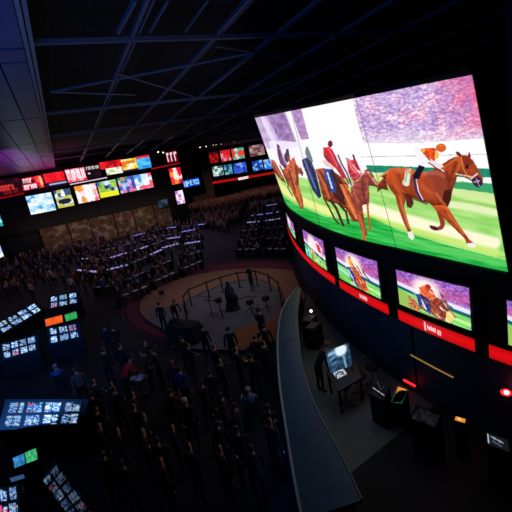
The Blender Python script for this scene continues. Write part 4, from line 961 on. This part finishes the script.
# ================================================================== TERMINAL CONSOLES AT THE LEFT
BZ=mat('console_navy',(11,16,30),.4)
def tiles(nx,ny,seed,gap=.18,split=None,pal=None):
    pal=np.array(pal or [(20,60,150),(225,240,255),(80,150,245),(10,24,70),(150,205,255),(235,248,255),(50,110,220),(100,180,240)],float)
    def f(u,v,P):
        g=Pic(u*100,v*60,(5,10,20)); rs=np.random.RandomState(seed)
        i=np.floor(u*nx*.999); j=np.floor(v*ny*.999); fu=u*nx-i; fv=v*ny-j
        m=(fu>gap/2)&(fu<1-gap/2)&(fv>gap*.7)&(fv<1-gap*.7)
        n=g.noise(5.6,seed,1,.8)*.85+g.noise(2.2,seed+3)*.2; idx=np.clip(((n+1)/2*len(pal)*1.1).astype(int),0,len(pal)-1); c=pal[idx]
        for a in range(nx):
            for b_ in range(ny):
                if rs.rand()<.13: mm=m&(i==a)&(j==b_)&(n>.15); c[mm]=(200,70,110)
        rs=np.random.RandomState(seed+40)
        for a in range(nx):
            for b_ in range(ny):
                q=(i==a)&(j==b_); l_,r_=rs.uniform(.05,.2),rs.uniform(.8,1.0); cut=rs.uniform(.4,.75)
                m&=~(q&((fu<l_)|(fu>r_)|((fu>cut)&(fu<cut+.07)))); c[q]=c[q]*rs.uniform(.7,1.05)
                if rs.rand()<.4: m&=~(q&(fv<.3)&(fu>cut))
        m&=n>-.62
        g.c[m]=c[m]
        return g.c
    return f
G5='terminal consoles along the left side'
CON=[(((50,296.5),(77,292),(78,303),(49,309)),1.0,(3,2),11,'tiled console screen with six bright tiles, just above the orange and green sign'),
 (((48,328),(77,323.5),(80,337),(50,344.5)),1.0,(3,2),12,'tiled console screen just below the orange and green sign'),
 (((-6,325),(34,303),(42,310),(2,334)),1.0,(4,2),13,'console screen turned diagonally, its row of tiles rising to the right'),
 (((2,344),(35,335.5),(37,350),(3,360)),1.0,(4,2),14,'tiled console screen below the diagonal one near the left edge'),
 (((10,401),(83,401),(78,424),(3,428)),1.0,(4,2),15,'largest tiled console screen with two groups of blue-white tiles and red accents'),
 (((57,462),(98,520),(80,532),(42,480)),1.0,(6,2),16,'dim diagonal tiled console screen at the lower left'),
 (((-14,490),(19,484),(21,516),(-14,522)),1.0,(3,2),17,'tiled console screen in the lower left corner')]
for q,zs,(nx,ny),sd,lab in CON:
    slab_screen('terminal_console',q,zs,tiles(nx,ny,sd) ,lab,'console',case=BZ,nu=70,nv=40,group=G5,mm=glow('console_tile_dim' if sd==16 else 'console_tile_glow',.25 if sd==16 else 1.3))
t=thing('lit_sign_bar',(*at(60,326,1.9)[:2],1.9),'orange and green lit sign bar above the near tiled console','sign')
a=onz(45,325,1.95); n_=nz(np.array([-.25,1.,0])); 
for q,cc,nmz in ((((45,319.5),(62,315),(63,322),(46,326.5)),(245,95,30),'orange_panel'),(((64.5,315),(76,311.5),(77.5,318),(66,321.5)),(50,165,85),'green_panel')):
    qq=[onplane(*s,a,n_) for s in q]
    grid(nmz,*qq,16,8,(lambda u,v,P,cc=cc: Pic(u*30,v*14,cc).c*(1+.15*Pic(u*30,v*14,cc).noise(4,2))[:,None]),glow('sign_glow',1.0),t)
    MB().hexa([p+n_*.02 for p in (qq[3],qq[2])]+[p+n_*.2 for p in (qq[2],qq[3])],[p+n_*.02 for p in (qq[0],qq[1])]+[p+n_*.2 for p in (qq[1],qq[0])]).build('sign_case',FRAME,t)
for s in ((50,325),(72,319)):
    p=onplane(*s,a,n_)+n_*.1; MB().tube([(p[0],p[1],0),(p[0],p[1],p[2])],.04,8).build('post',FRAME,t)
slab_screen('sign_console',((13,458),(36,448),(38,459),(15,468)),1.0,lambda u,v,P: np.where((u<.48)[:,None],np.array([50,130,190.]),np.array([60,170,110.]))*(1+.25*Pic(u*60,v*30,(0,0,0)).noise(6,2))[:,None]*(((u-.48)**2>.0006)[:,None]),'console with a blue and green lit bar near the lower left','console',case=BZ,nu=40,nv=16)
slab_screen('paper_tray',((10,478),(24,474),(25,478),(12,482)),1.0,lambda u,v,P: Pic(u*30,v*10,(50,80,120)).c,'dim blue edge-lit tray at the lower left','tray',case=BZ,nu=8,nv=6)
# ================================================================== SEATING BLOCKS
WOOD=mat('dark_table',(30,26,32),.6); PAPER=mat('white_paper',(235,232,245),.8)
LMP=mat('desk_light_violet',(180,160,255),.4,emit=(178,165,235),es=.8); LMB=mat('desk_light_blue',(120,140,255),.4,emit=(140,150,250),es=.85)
MONM=mat('monitor_back',(40,40,50),.5)
def desk_mesh(L,lit):
    parts=[]
    b_=MB().box((0,0,.74),(L,.5,.05)); parts.append(('table_top',b_,WOOD))
    for s in (-1,1): parts.append(('leg',MB().box((s*(L/2-.06),0,.36),(.07,.55,.72)),WOOD))
    for s in (-1,0,1):
        parts.append(('paper_sheet',MB().box((s*L/3.2+.1,-.08,.772),(.36,.26,.012),.3*s),PAPER))
    return parts
def make_desk(lit,L=2.3):
    r=bpy.data.objects.new('bench_table',None); C.objects.link(r)
    for nm,b_,m in desk_mesh(L,lit): b_.build(nm,m,r,local=True)
    mo=MB().box((-L/4,.1,1.0),(.5,.05,.3)).box((-L/4,.12,.8),(.08,.08,.12)).build('monitor',MONM,r,local=True)
    if lit:
        b_=MB()
        for q in range(5): b_.box((-L*.36+q*L*.18,.02*(q%2),.84),(L*(.1+.05*((q*7)%3)/2),.08,.06+.04*(q%2)))
        b_.build('light_bar',lit,r,local=True)
    return r
protos={0:make_desk(None),1:make_desk(LMP),2:make_desk(LMB)}; used={0:0,1:0,2:0}
def bench_mesh():
    r=bpy.data.objects.new('long_bench',None); C.objects.link(r)
    MB().box((0,0,.41),(2.3,.34,.05)).build('seat',WOOD,r,local=True)
    for s in (-1,1): MB().box((s*.95,0,.19),(.06,.3,.38)).build('leg',WOOD,r,local=True)
    return r
bproto=bench_mesh(); bused=[0]
def copy_tree(o,parent=None):
    c2=o.copy(); C.objects.link(c2); c2.parent=parent
    for ch in list(o.children): copy_tree(ch,c2)
    return c2
crowd=[]                                         # (distance, kind, x, y, rz, colour, group, label)
ROWS=[('L',[(112,298),(135,290),(160,278),(185,267),(204,259)],0,'first'),('L',[(90,287),(115,285),(140,273),(170,260),(205,249)],0,'second'),
 ('L',[(76,270),(97,272),(120,267),(150,255),(170,246),(203,241)],1,'third'),('L',[(80,259),(110,258),(140,249),(166,239),(203,234)],1,'fourth'),
 ('L',[(84,252),(108,249),(143,240),(166,235),(198,229)],2,'fifth'),('L',[(130,237),(160,229),(186,226),(207,224)],2,'last'),
 ('R',[(232,249),(262,248),(292,248)],0,'first'),('R',[(234,240),(264,238),(289,237)],0,'second'),('R',[(238,231),(264,228),(287,225)],1,'third'),
 ('R',[(244,223),(266,221),(284,218)],1,'fourth'),('R',[(250,216),(266,214),(280,212)],2,'fifth'),('R',[(252,208),(278,204)],2,'last')]
rr=random.Random(3)
ON='first second third fourth fifth sixth seventh eighth ninth tenth eleventh twelfth thirteenth fourteenth fifteenth sixteenth seventeenth eighteenth nineteenth'.split()
def ordn(i):
    if i<19: return ON[i]
    t_=['twentieth','thirtieth','fortieth','fiftieth','sixtieth']; u_=['twenty','thirty','forty','fifty','sixty']; k_=(i+1)//10-2; r=(i+1)%10
    return t_[k_] if r==0 else u_[k_]+'-'+ON[r-1]
def cname(c):
    r,g,b=c; mx=max(c)
    if mx<48: return 'black'
    if r>g*1.35 and r>=b*1.15: return 'dark red' if mx<80 else ('tan' if g>70 else 'red')
    if b>r*1.15: return 'dark blue' if mx<80 else 'blue'
    return 'dark grey' if mx<90 else 'pale'
for blk,pp,lit,nm in ROWS:
    W=np.array([onz(x,y,.8) for x,y in pp]); d=np.r_[0,np.cumsum(np.linalg.norm(np.diff(W[:,:2],axis=0),axis=1))]; Lt=d[-1]
    step=2.6 if Lt<26 else 3.1; n_=max(2,int(Lt/step)); grp='tables of the %s row in the %s seating block'%(nm,'left' if blk=='L' else 'right')
    seat_i=0
    for i in range(n_):
        s=(i+.5)*Lt/n_; x=np.interp(s,d,W[:,0]); y=np.interp(s,d,W[:,1]); x2=np.interp(min(s+.5,Lt),d,W[:,0]); y2=np.interp(min(s+.5,Lt),d,W[:,1]); x1=np.interp(max(s-.5,0),d,W[:,0]); y1=np.interp(max(s-.5,0),d,W[:,1])
        rz=math.atan2(y2-y1,x2-x1)
        k_=0
        if lit and rr.random()<.5: k_=lit
        if used[k_]==0: o=protos[k_]; used[k_]=1
        else: o=copy_tree(protos[k_])
        o.location=(x,y,0); o.rotation_euler=(0,0,rz); lt=' with violet light bar' if k_==1 else (' with blue light bar' if k_==2 else ' with papers')
        BK='left' if blk=='L' else 'right'
        tag(o,'bench table%s, %s from left, %s row of the %s block'%(lt,ordn(i),nm,BK),'table',grp)
        nx_,ny_=-math.sin(rz),math.cos(rz)
        if bused[0]==0: bo=bproto; bused[0]=1
        else: bo=copy_tree(bproto)
        bo.location=(x+nx_*.66,y+ny_*.66,0); bo.rotation_euler=(0,0,rz); tag(bo,'dark bench seat, %s from left, behind the %s row of tables, %s seating block'%(ordn(i),nm,BK),'bench','bench seats of the %s row in the %s block'%(nm,'left' if blk=='L' else 'right'))
        for q in range(3 if blk=='R' else 2):       # people standing about between the rows
            px=x+math.cos(rz)*rr.uniform(-1.2,1.2)+nx_*rr.uniform(1.25,1.9); py=y+math.sin(rz)*rr.uniform(-1.2,1.2)+ny_*rr.uniform(1.25,1.9)
            crowd.append((rr.choice(('stand','fold','phone')),px,py,rz+rr.uniform(-2,2),rr.choice(CR),'people standing behind the %s row of the %s block'%(nm,'left' if blk=='L' else 'right'),'person standing behind the %s row of tables in the %s seating block'%(nm,'left' if blk=='L' else 'right'),0))
        for sx in (-.8,0,.8):
            if rr.random()<.12: continue
            px=x+math.cos(rz)*sx+nx_*.62; py=y+math.sin(rz)*sx+ny_*.62
            cc_=rr.choice(CR); seat_i+=1
            crowd.append(('sit',px,py,rz+rr.uniform(-.4,.4),cc_,'people seated along the %s row of the %s block'%(nm,'left' if blk=='L' else 'right'),'person in %s top seated %s from left, %s row of the %s block'%(cname(cc_),ordn(seat_i-1),nm,BK),0))
# standing crowds, scattered over floor areas outlined in plan
def inpoly(x,y,P):
    r=False;j=len(P)-1
    for i in range(len(P)):
        if (P[i][1]>y)!=(P[j][1]>y) and x<(P[j][0]-P[i][0])*(y-P[i][1])/(P[j][1]-P[i][1])+P[i][0]: r=not r
        j=i
    return r
taken=[]
def scatter(pix,n,group,label,dmin,kinds=('stand','fold','phone'),pal=CR,prio=0,tgt=SC_):
    P=[tuple(onz(x,y,0)[:2]) for x,y in pix]; xs_=[p[0] for p in P]; ys_=[p[1] for p in P]; c2=0; tr=0
    while c2<n and tr<n*60:
        tr+=1; x=rr.uniform(min(xs_),max(xs_)); y=rr.uniform(min(ys_),max(ys_))
        if not inpoly(x,y,P): continue
        if y>100 and x<45 or y>98 and x<48 or y>106 or (y>68.5 and x<22.5) or x>F(min(y,28))-1.2 and y<28: continue
        if any((x-a)**2+(y-b2)**2<dmin*dmin for a,b2 in taken): continue
        taken.append((x,y)); c2+=1
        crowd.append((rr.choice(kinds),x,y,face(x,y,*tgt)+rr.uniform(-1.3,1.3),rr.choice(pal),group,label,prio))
WARM=[(150,90,70),(110,50,44),(60,34,32),(170,130,110),(90,60,50),(40,24,24),(120,80,90),(30,22,24)]
fg='dark silhouetted people in front of the stage'
for x,y in [tuple(onz(a,b2,0)[:2]) for a,b2 in ((113,358),(122,359),(210,362),(236,366),(60,392),(130,398),(154,392),(163,385),(182,400),(190,408),(178,424),(197,450),(143,396),(143,406),(64,392),(88,408),(255,425),(88,405))]: taken+=[(x+dx,y+dy) for dx,dy in ((0,0),(.45,0),(-.45,0),(0,.45),(0,-.45),(0,-.9))]
for x in range(8):                               # keep clear of consoles
    pass
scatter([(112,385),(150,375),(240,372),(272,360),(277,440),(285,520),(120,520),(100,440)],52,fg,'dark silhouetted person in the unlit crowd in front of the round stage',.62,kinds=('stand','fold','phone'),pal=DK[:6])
scatter([(105,243),(112,300),(84,300),(60,290),(45,300),(0,306),(-10,290),(0,262),(50,246)],150,'people standing behind the left consoles','person standing in the crowd between the left consoles and the tan wall',1.0,pal=CR+WARM,tgt=(20,60))
scatter([(212,232),(200,214),(150,214),(150,206),(280,186),(282,198),(250,203),(240,222),(226,236)],1000,'far crowd below the far video board','person in the packed far crowd between the seating blocks and the far video board',.85,pal=WARM+CR)
scatter([(60,247),(152,222),(205,206),(206,212),(160,224),(110,240),(70,252)],90,'people along the tan wall','person standing along the tan wall under the left video board',.9,pal=WARM+CR,tgt=(10,69))
scatter([(86,300),(78,275),(74,262),(104,243),(112,300)],10,'people standing behind the left consoles','person standing in the crowd between the left consoles and the tan wall',1.0)
crowd.sort(key=lambda c_:c_[1]**2+c_[2]**2+49)
NI=272
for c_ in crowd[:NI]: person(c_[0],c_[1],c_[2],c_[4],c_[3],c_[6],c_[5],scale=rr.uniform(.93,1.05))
# the rest of the far crowd, one object
V=[];Fc=[];MI=[]; ms=[SKIN,mat('crowd_top_dark',(44,36,44),.9),mat('crowd_top_brown',(120,72,58),.9),mat('crowd_top_pale',(150,130,135),.9),TROU,HAIR,mat('crowd_top_red',(120,44,44),.9),mat('crowd_top_blue',(60,70,110),.9)]
la={k_:(np.array([v_.co[:] for v_ in LOW[k_].vertices]),[tuple(p.vertices) for p in LOW[k_].polygons],[p.material_index for p in LOW[k_].polygons]) for k_ in LOW}
for c_ in crowd[NI:]:
    v_,f_,mi_=la[c_[0] if c_[0] in la else 'stand']; cs,sn=math.cos(c_[3]),math.sin(c_[3]); k0=len(V)
    X_=v_[:,0]*cs-v_[:,1]*sn+c_[1]; Y_=v_[:,0]*sn+v_[:,1]*cs+c_[2]; V+=np.c_[X_,Y_,v_[:,2]].tolist(); Fc+=[tuple(i+k0 for i in q) for q in f_]
    sh=rr.choice((1,1,2,3,6,7)); MI+=[{0:0,1:sh,2:4,3:4,4:5}[m_] for m_ in mi_]
if V:
    o=mesh('distant_crowd',V,Fc,ms,smooth=True); o.data.polygons.foreach_set('material_index',MI)
    tag(o,'distant mass of tiny people filling the hall floor as far as the boards','crowd',kind='stuff')
def chair(p,rz,label):
    t=thing('black_chair',p,label,'chair',None,rz)
    bevel(MB().box((0,0,.41),(.42,.42,.05)).build('seat',CL,t,local=True),.015); bevel(MB().box((0,.2,.68),(.4,.04,.4)).build('backrest',CL,t,local=True),.015)
    for sx in (-.18,.18):
        for sy in (-.18,.2): MB().tube([(sx,sy,0),(sx,sy,.4)],.015,6).build('leg',RM,t,local=True)
# distinct people of the near crowd
P_('lean',130,400,(240,14,40),(146,388),'person in a bright red top leaning over a small table with white papers',hcol=(40,24,22))
P_('stand',154,392,(34,34,42),(140,396),'tall person in dark clothes standing right of the person in red',scale=1.06)
P_('fold',164,388,(40,44,48),(150,396),'person in a grey top standing just behind the tall dark figure',scale=.98)
P_('stand',182,404,(26,34,54),(215,340),'person with orange-brown hair seen from behind beside the blue jacket',hcol=(130,62,34),hair='long')
P_('stand',190,412,(44,56,120),(230,350),'person in a blue-violet jacket watching the stage',hcol=(36,26,24))
P_('sit',178,424,(96,44,26),(215,360),'seated person in a rust-brown top in front of the blue jacket',hcol=(40,24,20))
P_('stand',197,450,(28,28,32),(220,350),'person in a white cap at the lower edge of the dark crowd',hcol=(190,190,180))
P_('sit',255,425,(90,104,130),(230,380),'seated person in a pale blue top near the counter, brightest of the dark crowd',hcol=(150,150,150))
P_('sit',64,392,(50,84,150),(50,340),'person in a blue shirt and pale cap seated in front of the tiled console',hcol=(150,130,130))
P_('stand',88,408,(90,84,90),(60,350),'person in a grey top standing right of the blue shirt by the consoles',hcol=(60,50,44))
p=at(143,396); t=thing('small_table',p,'small round table with white papers in front of the person in red','table')
MB().lathe(p,[(.42,.74),(.44,.76),(.44,.78),(.4,.79)],24).build('table_top',WOOD,t); MB().lathe(p,[(.26,0),(.26,.02),(.04,.06),(.035,.74)],14).build('pedestal',FRAME,t)
for i,(dx,dy) in enumerate(((-.15,.1),(.12,.05),(.02,-.18))):
    o=MB().box(p+[dx,dy,.796],(.21,.28,.008),.4*i).build('paper_sheet',PAPER); tag(o,'white paper sheet on the small round table, %s'%('left one','right one','front one')[i],'paper','papers on the small table')
_p=at(178,424); _t=at(215,360); chair(_p,face(_p[0],_p[1],_t[0],_t[1]),'dark chair under the seated person in the rust-brown top')
_p=at(255,425); _t=at(230,380); chair(_p,face(_p[0],_p[1],_t[0],_t[1]),'dark chair under the seated person in the pale blue top')
_p=at(64,392); _t=at(50,340); chair(_p,face(_p[0],_p[1],_t[0],_t[1]),'dark chair under the person in the blue shirt')
